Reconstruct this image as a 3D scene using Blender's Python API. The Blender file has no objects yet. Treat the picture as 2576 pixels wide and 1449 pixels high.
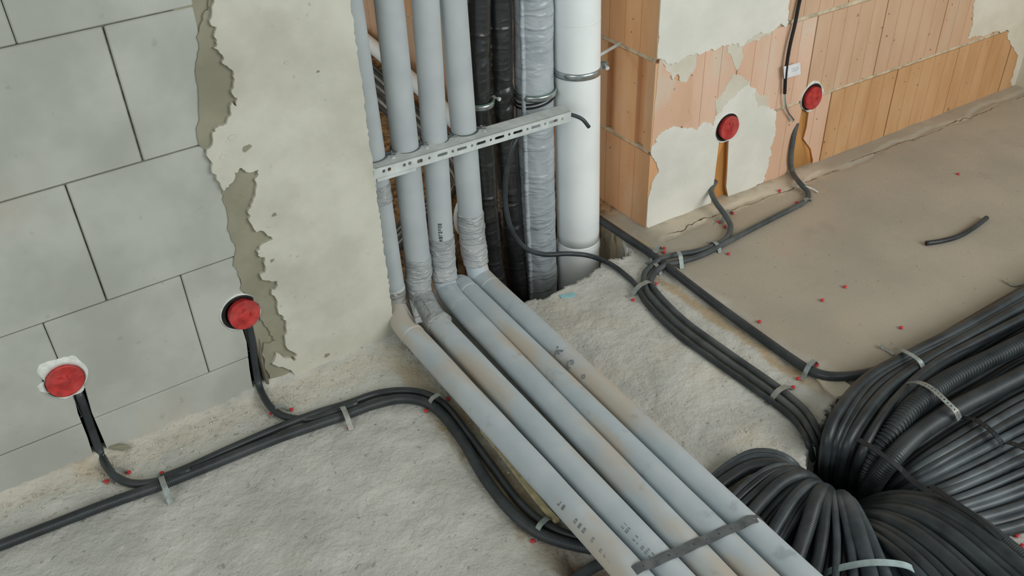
import bpy, bmesh, math, random
import numpy as np
from mathutils import Vector, Matrix

random.seed(7)
RNG = np.random.default_rng(7)
SC = bpy.context.scene
COL = SC.collection

# ------------------------------------------------------------------ camera
F_PX = 2339.64
CAM = np.array([0.0, 0.0, 1.4])
RM = np.array([[0.83073531, -0.55574549, -0.03202809],
               [-0.34850357, -0.47435803, -0.80841185],
               [0.43407846, 0.68273818, -0.58774525]])
cd = bpy.data.cameras.new('camera')
cam = bpy.data.objects.new('camera', cd)
COL.objects.link(cam)
cd.sensor_fit = 'HORIZONTAL'
cd.sensor_width = 36.0
cd.lens = 36.0 * F_PX / 2576.0
cd.clip_start = 0.02
M = Matrix.Identity(4)
for i in range(3):
    M[i][0] = RM[0][i]; M[i][1] = -RM[1][i]; M[i][2] = -RM[2][i]; M[i][3] = CAM[i]
cam.matrix_world = M
SC.camera = cam

# ------------------------------------------------------------------ light
SC.view_settings.view_transform = 'Standard'
SC.view_settings.look = 'None'
SC.view_settings.exposure = -0.50
SC.view_settings.gamma = 1.0
SC.view_settings.use_curve_mapping = False
wd = bpy.data.worlds.new('overcast_sky')
SC.world = wd
wd.use_nodes = True
wd.node_tree.nodes['Background'].inputs[0].default_value = (0.82, 0.95, 1.0, 1)
wd.node_tree.nodes['Background'].inputs[1].default_value = 0.66
ld = bpy.data.lights.new('window_daylight', 'AREA')
ld.shape = 'RECTANGLE'; ld.size = 2.4; ld.size_y = 1.6
ld.energy = 108; ld.color = (1.0, 0.985, 0.945)
lo = bpy.data.objects.new('window_daylight', ld)
COL.objects.link(lo)
lo.location = (2.3, -1.9, 1.95)
ll = bpy.data.lights.new('left_fill_light', 'AREA')  # added fill light, no window behind it; brightens the brick reveal
ll.shape = 'RECTANGLE'; ll.size = 1.6; ll.size_y = 1.4; ll.energy = 36; ll.color = (1.0, 0.97, 0.92)
llo = bpy.data.objects.new('left_fill_light', ll)
COL.objects.link(llo)
llo.location = (-2.3, -0.7, 2.0)
llo.rotation_euler = (Vector((1.2, 1.6, 0.2)) - llo.location).to_track_quat('-Z', 'Y').to_euler()
lb = bpy.data.lights.new('rear_window_daylight', 'AREA')
lb.shape = 'RECTANGLE'; lb.size = 1.2; lb.size_y = 1.4; lb.energy = 40; lb.color = (1.0, 0.97, 0.93)
lbo = bpy.data.objects.new('rear_window_daylight', lb)
COL.objects.link(lbo)
lbo.location = (-1.1, 4.4, 1.9)
lbo.rotation_euler = (Vector((1.4, 3.2, 0.2)) - lbo.location).to_track_quat('-Z', 'Y').to_euler()
lo.rotation_euler = (Vector((1.3, 1.3, 0.1)) - lo.location).to_track_quat('-Z', 'Y').to_euler()

# ------------------------------------------------------------------ geometry helpers
def ray(x, y):
    return RM.T @ np.array([x - 1288.0, y - 724.5, F_PX])
def FZ(x, y, z=0.0):
    r = ray(x, y); return CAM + r * ((z - CAM[2]) / r[2])
def FY(x, y, Y=1.631):
    r = ray(x, y); return CAM + r * ((Y - CAM[1]) / r[1])
def FX(x, y, X=1.483):
    r = ray(x, y); return CAM + r * ((X - CAM[0]) / r[0])

YW = 1.631                       # face of the wall
CORNER = np.array([1.483, YW, 0.0])
TH = math.radians(-1.9)          # the brick wall runs slightly out of true
RS = np.array([math.cos(TH), math.sin(TH), 0.0])
RN = np.array([math.sin(TH), -math.cos(TH), 0.0])   # towards the room
def FR(x, y, off=0.0):           # point on the right brick wall, world
    r = ray(x, y); p0 = CORNER + RN * off
    return CAM + r * (np.dot(p0 - CAM, RN) / np.dot(r, RN))
def RL(p):                       # world -> wall-local (s, depth, z)
    d = np.asarray(p) - CORNER
    return np.array([np.dot(d, RS), -np.dot(d, RN), d[2]])

def link(name, verts, faces, mat, parent=None, smooth=False, base=None, extra_mats=None, fmat=None):
    """one mesh object; verts in world space (or parent-local space when the parent is rotated: base is used as given)"""
    V = np.asarray(verts, dtype=float)
    if base is None:
        mn, mx = V.min(0), V.max(0)
        base = np.array([(mn[0]+mx[0])/2, (mn[1]+mx[1])/2, mn[2]])
    base = np.asarray(base, dtype=float)
    me = bpy.data.meshes.new(name)
    me.from_pydata((V - base).tolist(), [], [list(map(int, f)) for f in faces])
    me.update()
    if mat: me.materials.append(mat)
    for m in (extra_mats or []): me.materials.append(m)
    if fmat is not None: me.polygons.foreach_set('material_index', fmat)
    if smooth: me.polygons.foreach_set('use_smooth', [True]*len(me.polygons))
    o = bpy.data.objects.new(name, me)
    COL.objects.link(o)
    if parent is not None:
        o.parent = parent
        if 'rot' in parent.keys(): o.location = base
        else:
            w = np.zeros(3); q = parent
            while q is not None: w += np.array(q.location); q = q.parent
            o.location = base - w
    else:
        o.location = base
    return o

def thing(name, loc, label, cat, group=None):
    o = bpy.data.objects.new(name, None)
    COL.objects.link(o)
    o.location = loc; o.empty_display_size = 0.02
    o['label'] = label; o['category'] = cat
    if group: o['group'] = group
    return o
def tag(o, label, cat, group=None, kind=None):
    o['label'] = label; o['category'] = cat
    if group: o['group'] = group
    if kind: o['kind'] = kind
    return o

def catmull(P, ds):
    P = np.asarray(P, dtype=float)
    if len(P) == 2:
        n = max(2, int(np.linalg.norm(P[1]-P[0])/ds)+1)
        t = np.linspace(0, 1, n)[:, None]
        return P[0]*(1-t) + P[1]*t
    Q = np.vstack([2*P[0]-P[1], P, 2*P[-1]-P[-2]])
    out = []
    for i in range(1, len(Q)-2):
        p0, p1, p2, p3 = Q[i-1], Q[i], Q[i+1], Q[i+2]
        n = max(2, int(np.linalg.norm(p2-p1)/0.004))
        t = np.linspace(0, 1, n, endpoint=False)[:, None]
        out.append(0.5*((2*p1)+(-p0+p2)*t+(2*p0-5*p1+4*p2-p3)*t**2+(-p0+3*p1-3*p2+p3)*t**3))
    out = np.vstack(out+[P[-1:]])
    L = np.concatenate([[0], np.cumsum(np.linalg.norm(np.diff(out, axis=0), axis=1))])
    n = max(2, int(L[-1]/ds)+1)
    s = np.linspace(0, L[-1], n)
    return np.stack([np.interp(s, L, out[:, k]) for k in range(3)], 1)

def frames(C):
    T = np.gradient(C, axis=0); T /= np.linalg.norm(T, axis=1)[:, None]
    a = np.array([0, 0, 1.0]) if abs(T[0][2]) < 0.9 else np.array([0, -1.0, 0])
    N = np.zeros_like(C); n = a - T[0]*np.dot(a, T[0]); N[0] = n/np.linalg.norm(n)
    for i in range(1, len(C)):
        n = N[i-1] - T[i]*np.dot(N[i-1], T[i]); N[i] = n/np.linalg.norm(n)
    return T, N, np.cross(T, N)

def sweep(P, r, nseg=12, ds=0.012, rfn=None, caps=True, path=None):
    C = catmull(P, ds) if path is None else path
    T, N, B = frames(C)
    n = len(C)
    s = np.concatenate([[0], np.cumsum(np.linalg.norm(np.diff(C, axis=0), axis=1))])
    th = np.linspace(0, 2*math.pi, nseg, endpoint=False)
    S, TT = np.meshgrid(s, th, indexing='ij')
    Rr = np.full_like(S, r) if rfn is None else rfn(S, TT)
    V = C[:, None, :] + Rr[..., None]*(np.cos(TT)[..., None]*N[:, None, :] + np.sin(TT)[..., None]*B[:, None, :])
    V = V.reshape(-1, 3)
    i = np.arange(n-1)[:, None]; j = np.arange(nseg)[None, :]
    a = i*nseg+j; b = i*nseg+(j+1) % nseg
    Fq = np.stack([a, b, b+nseg, a+nseg], -1).reshape(-1, 4)
    F = Fq.tolist()
    if caps:
        F.append(list(range(nseg))[::-1]); F.append([(n-1)*nseg+k for k in range(nseg)])
    return V, F

def tube(name, P, r, mat, parent=None, nseg=12, ds=0.012, rfn=None, corr=None, base=None):
    if corr:
        pitch, amp = corr
        ds = pitch/(6.0 if pitch > 0.006 else 4.0)
        rfn = lambda S, T: r - amp*(0.5-0.5*np.cos(2*np.pi*S/pitch))
    V, F = sweep(P, r, nseg, ds, rfn)
    return link(name, V, F, mat, parent, smooth=True, base=base)

def boxvf(x0, x1, y0, y1, z0, z1):
    V = [(x0,y0,z0),(x1,y0,z0),(x1,y1,z0),(x0,y1,z0),(x0,y0,z1),(x1,y0,z1),(x1,y1,z1),(x0,y1,z1)]
    F = [(0,3,2,1),(4,5,6,7),(0,1,5,4),(1,2,6,5),(2,3,7,6),(3,0,4,7)]
    return V, F
def join(parts):
    V, F = [], []
    for v, f in parts:
        o = len(V); V += [tuple(q) for q in v]; F += [[i+o for i in q] for q in f]
    return V, F

def bevel_obj(o, w, seg=1):
    bm = bmesh.new(); bm.from_mesh(o.data)
    bmesh.ops.bevel(bm, geom=bm.edges[:], offset=w, segments=seg, affect='EDGES', profile=0.6)
    bm.to_mesh(o.data); bm.free()

def roughen(P, amp, n=2, closed=True, seed=1):
    """fractal midpoint wobble of a 2-D outline"""
    rg = np.random.default_rng(seed)
    P = [np.array(p, dtype=float) for p in P]
    for k in range(n):
        Q = []
        m = len(P)
        for i in range(m if closed else m-1):
            a, b = P[i], P[(i+1) % m]
            Q.append(a)
            d = b-a; L = np.linalg.norm(d)
            if L > amp*2:
                nn = np.array([-d[1], d[0]])/L
                Q.append((a+b)/2 + nn*rg.normal()*min(amp, L*0.16))
        if not closed: Q.append(P[-1])
        P = Q; amp *= 0.6
    return P

def prism(P2, f_front, f_back):
    """2-D outline -> closed prism; f maps 2-D to 3-D"""
    n = len(P2)
    V = [f_front(p) for p in P2] + [f_back(p) for p in P2]
    F = [list(range(n)), [n+i for i in range(n)][::-1]]
    F += [[i, n+i, n+(i+1) % n, (i+1) % n] for i in range(n)]
    return V, F
def fix_normals(o):
    bm = bmesh.new(); bm.from_mesh(o.data)
    bmesh.ops.recalc_face_normals(bm, faces=bm.faces[:])
    bm.to_mesh(o.data); bm.free()

def cut(o, cutters):
    bpy.context.view_layer.update()
    for c in cutters:
        m = o.modifiers.new('cut', 'BOOLEAN'); m.object = c; m.operation = 'DIFFERENCE'; m.solver = 'EXACT'
        m.material_mode = 'TRANSFER'
    dg = bpy.context.evaluated_depsgraph_get()
    me = bpy.data.meshes.new_from_object(o.evaluated_get(dg))
    o.modifiers.clear()
    old = o.data; o.data = me; me.name = old.name

def vnoise(x, y, seed=0):
    """smooth value noise, unit lattice"""
    def hsh(i, j):
        n = (i*374761393 + j*668265263 + seed*2147483647) & 0xffffffff
        n = ((n ^ (n >> 13))*1274126177) & 0xffffffff
        return ((n ^ (n >> 16)) & 0xffff)/65535.0
    xi = np.floor(x).astype(np.int64); yi = np.floor(y).astype(np.int64)
    u = x-xi; v = y-yi; u = u*u*(3-2*u); v = v*v*(3-2*v)
    a = hsh(xi, yi); b = hsh(xi+1, yi); c = hsh(xi, yi+1); d = hsh(xi+1, yi+1)
    return (a*(1-u)+b*u)*(1-v)+(c*(1-u)+d*u)*v - 0.5
def fbm(x, y, s, o=3, seed=0):
    t = 0; a = 1.0
    for k in range(o):
        t = t + a*vnoise(x/s, y/s, seed+k*17); s = s/2.0; a *= 0.5
    return t

# ------------------------------------------------------------------ materials
def lin(c):
    return tuple(((v/255.0)/12.92 if v/255.0 <= 0.04045 else ((v/255.0+0.055)/1.055)**2.4) for v in c)+(1.0,)
class MB:
    def __init__(s, name, rough=0.8, metal=0.0, spec=0.3):
        s.m = bpy.data.materials.new(name); s.m.use_nodes = True
        s.t = s.m.node_tree; s.b = s.t.nodes['Principled BSDF']
        s.b.inputs['Roughness'].default_value = rough; s.b.inputs['Metallic'].default_value = metal
        s.b.inputs['Specular IOR Level'].default_value = spec
        s.g = s.t.nodes.new('ShaderNodeNewGeometry')
        s.pos = s.g.outputs['Position']; s.h = None
    def n(s, ty): return s.t.nodes.new(ty)
    def l(s, a, b): s.t.links.new(a, b)
    def noise(s, scale, detail=4, rough=0.55, stretch=None, off=0.0):
        nd = s.n('ShaderNodeTexNoise'); nd.inputs['Scale'].default_value = scale
        nd.inputs['Detail'].default_value = detail; nd.inputs['Roughness'].default_value = rough
        mp = s.n('ShaderNodeMapping'); mp.inputs['Location'].default_value = (off, off*0.7, off*1.3)
        if stretch: mp.inputs['Scale'].default_value = stretch
        s.l(s.pos, mp.inputs[0]); s.l(mp.outputs[0], nd.inputs['Vector'])
        return nd.outputs['Fac']
    def step(s, fac, lo, hi, smooth=True):
        mr = s.n('ShaderNodeMapRange'); mr.inputs['From Min'].default_value = lo; mr.inputs['From Max'].default_value = hi
        if smooth: mr.interpolation_type = 'SMOOTHSTEP'
        s.l(fac, mr.inputs['Value']); return mr.outputs[0]
    def axis(s, k):
        sp = s.n('ShaderNodeSeparateXYZ'); s.l(s.pos, sp.inputs[0]); return sp.outputs[k]
    def math(s, op, a, b=None):
        m = s.n('ShaderNodeMath'); m.operation = op
        for i, v in enumerate((a, b)):
            if v is None: continue
            if isinstance(v, (int, float)): m.inputs[i].default_value = v
            else: s.l(v, m.inputs[i])
        return m.outputs[0]
    def mix(s, fac, a, b):
        m = s.n('ShaderNodeMix'); m.data_type = 'RGBA'
        if isinstance(fac, (int, float)): m.inputs[0].default_value = fac
        else: s.l(fac, m.inputs[0])
        for k, v in ((6, a), (7, b)):
            if isinstance(v, tuple): m.inputs[k].default_value = v
            else: s.l(v, m.inputs[k])
        return m.outputs[2]
    def color(s, c):
        if isinstance(c, tuple): s.b.inputs['Base Color'].default_value = c
        else: s.l(c, s.b.inputs['Base Color'])
        return s
    def bump(s, h, strength=0.5, dist=0.003):
        b = s.n('ShaderNodeBump'); b.inputs['Strength'].default_value = strength; b.inputs['Distance'].default_value = dist
        s.l(h, b.inputs['Height'])
        if s.h: s.l(s.h, b.inputs['Normal'])
        s.h = b.outputs[0]; s.l(s.h, s.b.inputs['Normal']); return s
    def rnd(s):
        o = s.n('ShaderNodeObjectInfo'); return o.outputs['Random']

def simple(name, c, rough=0.8, metal=0.0, var=0.12, scale=30, spec=0.3, bump=0.0, dust=None, dustamt=0.5):
    k = MB(name, rough, metal, spec); c = lin(c)
    d = tuple(max(0, v*(1-2*var)) for v in c[:3])+(1,); e = tuple(min(1, v*(1+2*var)) for v in c[:3])+(1,)
    f = k.step(k.noise(scale), 0.3, 0.7)
    col = k.mix(f, d, e)
    if dust:
        col = k.mix(k.math('MULTIPLY', k.step(k.noise(scale*0.4, off=5), 0.42, 0.68), dustamt), col, lin(dust))
    k.color(col)
    if bump: k.bump(k.noise(scale*4), bump, 0.002)
    return k.m

def m_aac():
    k = MB('aerated_concrete', 0.95, spec=0.1)
    c = k.mix(k.step(k.noise(5), 0.35, 0.65), lin((167,170,162)), lin((185,188,180)))
    c = k.mix(k.math('MULTIPLY', k.step(k.noise(3, off=3.0), 0.58, 0.75), 0.30), c, lin((196,176,158)))
    c = k.mix(k.math('MULTIPLY', k.step(k.noise(38, 3, off=9), 0.68, 0.76), 0.28), c, lin((130,132,124)))
    c = k.mix(k.math('MULTIPLY', k.step(k.rnd(), 0, 1, False), 0.16), c, lin((178,182,176)))
    k.color(c); k.bump(k.noise(120), 0.25, 0.0015); k.bump(k.noise(14), 0.2, 0.003)
    return k.m
def m_plaster(name, a, b, dark, speck=0.5):
    k = MB(name, 0.95, spec=0.1)
    c = k.mix(k.step(k.noise(7, 5), 0.3, 0.7), lin(a), lin(b))
    pits = k.step(k.noise(45, 3, 0.6), 0.66, 0.72)
    c = k.mix(k.math('MULTIPLY', pits, speck), c, lin(dark))
    c = k.mix(k.math('MULTIPLY', k.step(k.noise(3.2, 4, off=7), 0.52, 0.72), 0.35), c, lin(dark))
    k.color(c); k.bump(k.noise(22, 6), 0.45, 0.006); k.bump(k.noise(160), 0.2, 0.001)
    return k.m
def m_floor():
    k = MB('concrete_floor', 0.95, spec=0.1)
    left = k.mix(k.step(k.noise(6, 6), 0.3, 0.7), lin((190,191,185)), lin((211,211,204)))
    left = k.mix(k.math('MULTIPLY', k.step(k.noise(70, 3), 0.62, 0.72), 0.5), left, lin((112,108,99)))
    left = k.mix(k.math('MULTIPLY', k.step(k.noise(4.2, 5, off=12), 0.55, 0.72), 0.35), left, lin((206,192,166)))
    left = k.mix(k.math('MULTIPLY', k.step(k.noise(26, 4, off=31), 0.66, 0.72), 0.4), left, lin((224,221,212)))
    right = k.mix(k.step(k.noise(3.5, 4, off=2), 0.3, 0.7), lin((164,158,145)), lin((178,170,155)))
    right = k.mix(k.math('MULTIPLY', k.step(k.noise(2.2, 3, off=22), 0.5, 0.72), 0.45), right, lin((190,168,144)))
    right = k.mix(k.math('MULTIPLY', k.step(k.noise(5, 3, off=52), 0.6, 0.75), 0.4), right, lin((146,142,132)))
    right = k.mix(k.math('MULTIPLY', k.step(k.noise(90, 2), 0.69, 0.75), 0.4), right, lin((110,102,92)))
    X = k.math('ADD', k.axis(0), k.math('MULTIPLY', k.noise(9, 3), 0.10))
    f = k.step(X, 1.42, 1.50)
    c = k.mix(f, left, right)
    # sandy dust in the room behind the opening
    back = k.mix(k.step(k.noise(40, 5, 0.7), 0.35, 0.65), lin((104,80,56)), lin((178,146,108)))
    c = k.mix(k.step(k.axis(1), 1.70, 1.80), c, back)
    # brown damp stains beside the conduits, and the pale mortar ledge under the brick wall
    def seg_mask(a, b, w):
        a = FZ(*a)[:2]; b = FZ(*b)[:2]; d = b-a; L = np.linalg.norm(d); d = d/L; n_ = np.array([-d[1], d[0]])
        def lincomb(v, c): return k.math('ADD', k.math('ADD', k.math('MULTIPLY', k.axis(0), float(v[0])), k.math('MULTIPLY', k.axis(1), float(v[1]))), float(c))
        u = lincomb(d, -np.dot(d, a)); v_ = k.math('ABSOLUTE', k.math('ADD', lincomb(n_, -np.dot(n_, a)), k.math('MULTIPLY', k.math('SUBTRACT', k.noise(18, 5, 0.7), 0.5), w*2.2)))
        e = k.math('MULTIPLY', k.step(u, -0.06, 0.06), k.step(u, L+0.06, L-0.06))
        return k.math('MULTIPLY', e, k.step(v_, w, w*0.15))
    for (a, b, w, cc, am) in (((1120,1040), (1400,1380), 0.050, (150,122,84), 0.75), ((1380,1400), (1560,1449), 0.05, (120,92,62), 0.8), ((1640,690), (2060,980), 0.026, (176,150,108), 0.7), ((1000,905), (1180,1090), 0.040, (176,156,122), 0.6),
                          ((2060,960), (2120,1000), 0.035, (140,110,76), 0.7), ((180,1170), (330,1215), 0.03, (196,170,132), 0.5), ((1640,640), (1520,560), 0.03, (190,170,132), 0.6)):
        c = k.mix(k.math('MULTIPLY', seg_mask(a, b, w), am), c, lin(cc))
    c = k.mix(k.math('MULTIPLY', seg_mask((1660,585), (2060,435), 0.050), 0.75), c, lin((216,204,184)))
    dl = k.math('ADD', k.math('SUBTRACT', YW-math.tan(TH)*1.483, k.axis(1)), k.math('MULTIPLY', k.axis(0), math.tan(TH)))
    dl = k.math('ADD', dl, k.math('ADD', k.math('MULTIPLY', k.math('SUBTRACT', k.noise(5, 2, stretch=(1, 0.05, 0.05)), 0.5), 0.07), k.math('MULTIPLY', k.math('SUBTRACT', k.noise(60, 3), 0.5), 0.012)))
    crack = k.math('MULTIPLY', k.step(k.math('ABSOLUTE', k.math('SUBTRACT', dl, 0.062)), 0.0022, 0.0006), k.step(k.axis(0), 1.50, 1.53))  # shade inside the crack, painted as a thin dark brown line
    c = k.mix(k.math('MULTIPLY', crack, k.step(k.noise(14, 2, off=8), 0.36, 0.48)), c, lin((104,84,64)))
    c = k.mix(k.math('MULTIPLY', seg_mask((-60,1300), (1000,890), 0.06), 0.45), c, lin((214,204,184)))
    k.color(c)
    rough = k.math('MULTIPLY', k.noise(55, 6, 0.65), k.step(X, 1.52, 1.36))
    k.bump(rough, 0.65, 0.009); k.bump(k.noise(170, 4), 0.35, 0.002)
    return k.m
def m_brick(name, a, b, dirt, white=0.0):
    k = MB(name, 0.92, spec=0.15)
    c = k.mix(k.step(k.noise(6, 4, stretch=(2.2, 2.2, 0.6)), 0.3, 0.7), lin(a), lin(b))
    c = k.mix(k.math('MULTIPLY', k.rnd(), 0.35), c, lin(dirt))
    c = k.mix(k.math('MULTIPLY', k.step(k.noise(60, 2), 0.70, 0.75), 0.75), c, lin((92,66,42)))
    if white:
        c = k.mix(k.math('MULTIPLY', k.step(k.noise(7, 5, stretch=(1.6, 1.6, 0.7), off=4), 0.52, 0.66), white), c, lin((212,206,190)))
    k.color(c); k.bump(k.noise(130, 4, stretch=(1, 1, 0.2)), 0.25, 0.0015)
    return k.m
def m_pipe(name, a, b, dust, amt):
    k = MB(name, 0.72, spec=0.25)
    c = k.mix(k.step(k.noise(9, 3), 0.3, 0.7), lin(a), lin(b))
    if amt:
        c = k.mix(k.math('MULTIPLY', k.step(k.noise(7, 4, stretch=(1.5, 0.5, 1), off=3), 0.46, 0.68), amt), c, lin(dust))
        c = k.mix(k.math('MULTIPLY', k.step(k.noise(16, 4, off=13), 0.60, 0.74), 0.35), c, lin((108,112,114)))
    k.color(c); k.bump(k.noise(220, 2), 0.12, 0.0008)
    return k.m
def m_film(name, a, b, rough, sc=30, coat=0.35):
    k = MB(name, rough, spec=0.6)
    k.color(k.mix(k.step(k.noise(10), 0.3, 0.7), lin(a), lin(b)))
    def ridged(scale, st, off):
        n_ = k.noise(scale, 2, 0.5, stretch=st, off=off)
        r_ = k.math('SUBTRACT', 1.0, k.math('MULTIPLY', k.math('ABSOLUTE', k.math('SUBTRACT', n_, 0.5)), 13.0))
        return k.math('MAXIMUM', r_, 0.0)
    k.bump(ridged(sc*0.36, (0.6, 0.6, 2.2), 1.0), 0.5, 0.005); k.bump(ridged(sc*0.7, (0.8, 0.8, 1.7), 7.0), 0.2, 0.003)
    k.b.inputs['Coat Weight'].default_value = coat; k.b.inputs['Coat Roughness'].default_value = 0.12
    return k.m

AAC = m_aac()
MORTAR = simple('mortar_joint', (112,112,104), 0.95, var=0.2, scale=60, spec=0.1)
BMORTAR = simple('brick_mortar', (196,186,162), 0.95, var=0.12, scale=40, spec=0.1, bump=0.5)
PIER = m_plaster('pier_plaster', (192,191,177), (210,209,195), (164,161,143))
OLIVE = m_plaster('bare_grey_render', (138,136,118), (158,155,136), (120,117,100), 0.3)
WHITEP = m_plaster('white_plaster', (218,218,208), (232,231,222), (196,194,180), 0.25)
WASHP = m_plaster('thin_plaster_wash', (206,200,182), (220,216,202), (196,178,152), 0.3)
FILLER = simple('white_filler', (222,226,220), 0.9, var=0.06, scale=80, bump=0.5)
FLOOR = m_floor()
UNDER = simple('light_block_dark', (96,92,84), 0.95, var=0.2, scale=20)
CEIL = simple('raw_ceiling', (170,168,160), 0.95)
BR_OR = m_brick('clay_orange', (192,148,104), (206,166,124), (180,136,94))
BR_PK = m_brick('clay_pink', (216,180,154), (226,194,170), (208,164,132), 0.5)
BR_TAN = m_brick('clay_tan', (200,166,136), (212,180,152), (192,152,118), 0.12)
BR_RET = m_brick('clay_reveal', (212,160,116), (226,180,136), (200,150,108), 0.15)
BR_RAW = m_brick('clay_broken', (224,160,92), (236,182,116), (200,136,76))
PIPE_V = m_pipe('grey_foam_sleeve', (172,180,183), (185,192,193), (170,160,142), 0.0)
PIPE_F = m_pipe('dusty_grey_foam_sleeve', (180,192,199), (194,203,208), (194,180,160), 0.75)
TAPE = m_film('silver_tape', (150,156,158), (182,186,186), 0.34, 70, 0.4)
TAPE_D = m_film('dusty_tape', (130,132,130), (168,166,158), 0.5, 60)
FILM_S = m_film('silver_film', (160,170,176), (184,192,197), 0.32, 30, 0.5)
FILM_B = m_film('black_film', (26,28,28), (40,42,42), 0.34, 20, 0.4)
DRAIN = simple('white_drain_plastic', (244,250,250), 0.42, var=0.02, scale=8, spec=0.5)
STEEL = simple('galvanised_steel', (204,210,208), 0.5, 0.05, var=0.05, scale=40)
STEELD = simple('dull_perforated_steel', (112,118,121), 0.5, 0.5, var=0.1, scale=60)
STEELB = simple('black_coated_steel', (44,48,50), 0.5, 0.3, var=0.1, scale=60)
CHROME = simple('zinc_clamp', (190,196,196), 0.25, 0.9, var=0.06, scale=40)
RUBBER = simple('green_rubber', (86,128,112), 0.7, var=0.15, scale=60)
CLIPM = simple('zinc_clip', (150,160,158), 0.5, 0.35, var=0.12, scale=60, dust=(165,160,148), dustamt=0.6)
RED = simple('red_plastic_cover', (182,52,50), 0.42, var=0.12, scale=60, spec=0.5, bump=0.25, dust=(196,120,112), dustamt=0.22)
REDN = simple('red_nail_plastic', (206,60,66), 0.45, var=0.06, scale=90, spec=0.5)
BOXK = simple('black_box_plastic', (34,34,34), 0.5, var=0.15, scale=60)
CBL = simple('black_cable_sheath', (40,46,49), 0.42, var=0.15, scale=25, spec=0.5, dust=(84,94,98), dustamt=0.30)
CBL2 = simple('dusty_grey_cable_sheath', (62,70,75), 0.45, var=0.15, scale=25, spec=0.5, dust=(106,116,121), dustamt=0.45)
CND = simple('black_corrugated_plastic', (44,50,53), 0.42, var=0.12, scale=25, spec=0.5, dust=(86,92,93), dustamt=0.3)
CNDG = simple('dusty_conduit', (72,78,80), 0.5, var=0.12, scale=20, dust=(112,114,110), dustamt=0.5)
WIREW = simple('pale_core_wire', (150,176,170), 0.5, var=0.1)
WIREB = simple('brown_core_wire', (62,30,24), 0.5, var=0.1)
REDC = simple('red_cable_sheath', (170,30,48), 0.5, var=0.1)
PAPER = simple('white_paper_tag', (226,228,230), 0.8, var=0.03)
INK = simple('black_ink', (52,54,56), 0.8, var=0.1)
INKL = simple('faded_ink', (128,135,140), 0.8, var=0.1)
BLUE = simple('pale_blue_plastic', (150,196,204), 0.5, var=0.05)
FOAM = simple('pale_yellow_foam', (198,186,146), 0.85, var=0.1, scale=60)
CRUMB = simple('concrete_crumb', (196,192,180), 0.95, var=0.2, scale=200)

# ------------------------------------------------------------------ floor
SHAFT = [(0.895,1.66),(0.93,1.60),(1.02,1.548),(1.10,1.552),(1.16,1.556),(1.24,1.563),(1.305,1.575),(1.345,1.568),(1.385,1.575),(1.415,1.63),(1.43,1.74),(1.432,1.93),(1.2,1.955),(1.0,1.95),(0.905,1.93)]
PITPX = [(2150,965),(2085,1010),(2062,1055),(2048,1100),(2040,1140),(2022,1185),(2000,1215),(2040,1270),(2085,1330),(2160,1385),(2280,1400),(2370,1350),(2400,1270),(2350,1180),(2280,1090),(2220,1020)]
PIT = [tuple(FZ(*p)[:2]) for p in PITPX]
def inpoly(X, Y, poly):
    r = np.zeros(X.shape, bool); n = len(poly)
    for i in range(n):
        x1, y1 = poly[i]; x2, y2 = poly[(i+1) % n]
        c = ((y1 > Y) != (y2 > Y)) & (X < (x2-x1)*(Y-y1)/(y2-y1+1e-12)+x1)
        r ^= c
    return r
def sst(a, b, x):
    t = np.clip((x-a)/(b-a), 0, 1); return t*t*(3-2*t)
def floor_h(x, y):
    x = np.asarray(x, float); y = np.asarray(y, float)
    wob = fbm(x, y, 0.12, 2, 5)*0.10
    right = sst(1.385, 1.41, x+wob*0.3)
    h = fbm(x, y, 0.06, 3, 1)*0.0052*(1-right) + fbm(x, y, 0.02, 2, 9)*0.0022*(1-right)
    h = h + fbm(x, y, 0.35, 2, 3)*0.003
    h = h + 0.005*right
    # mortar fillet along the block wall and the pier
    d = YW - y
    fl = np.exp(-np.maximum(d, 0)/0.028)*(0.018+0.014*fbm(x, y, 0.05, 3, 21))*(x < 0.705)
    # low mortar ledge under the brick wall, with a broken edge
    yr = YW + np.tan(TH)*(x-1.483)
    dr = yr - y
    ew = 0.060+0.05*fbm(x, x*0+3.0, 0.25, 3, 33)
    led = sst(ew, ew-0.008, dr)*(0.003+0.004*fbm(x, y, 0.06, 2, 40))
    h = h + fl + led*(x > 1.47)
    # crack along the ledge
    h = h - 0.003*np.exp(-((dr-ew-0.004)/0.004)**2)*(x > 1.48)
    # shallow trench under the near end of the pipes
    tx, ty = FZ(1500, 1440)[:2]
    h = h - 0.035*sst(0.075, 0.02, np.hypot((x-tx)*1.0, (y-ty)*0.8))
    return h
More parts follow.
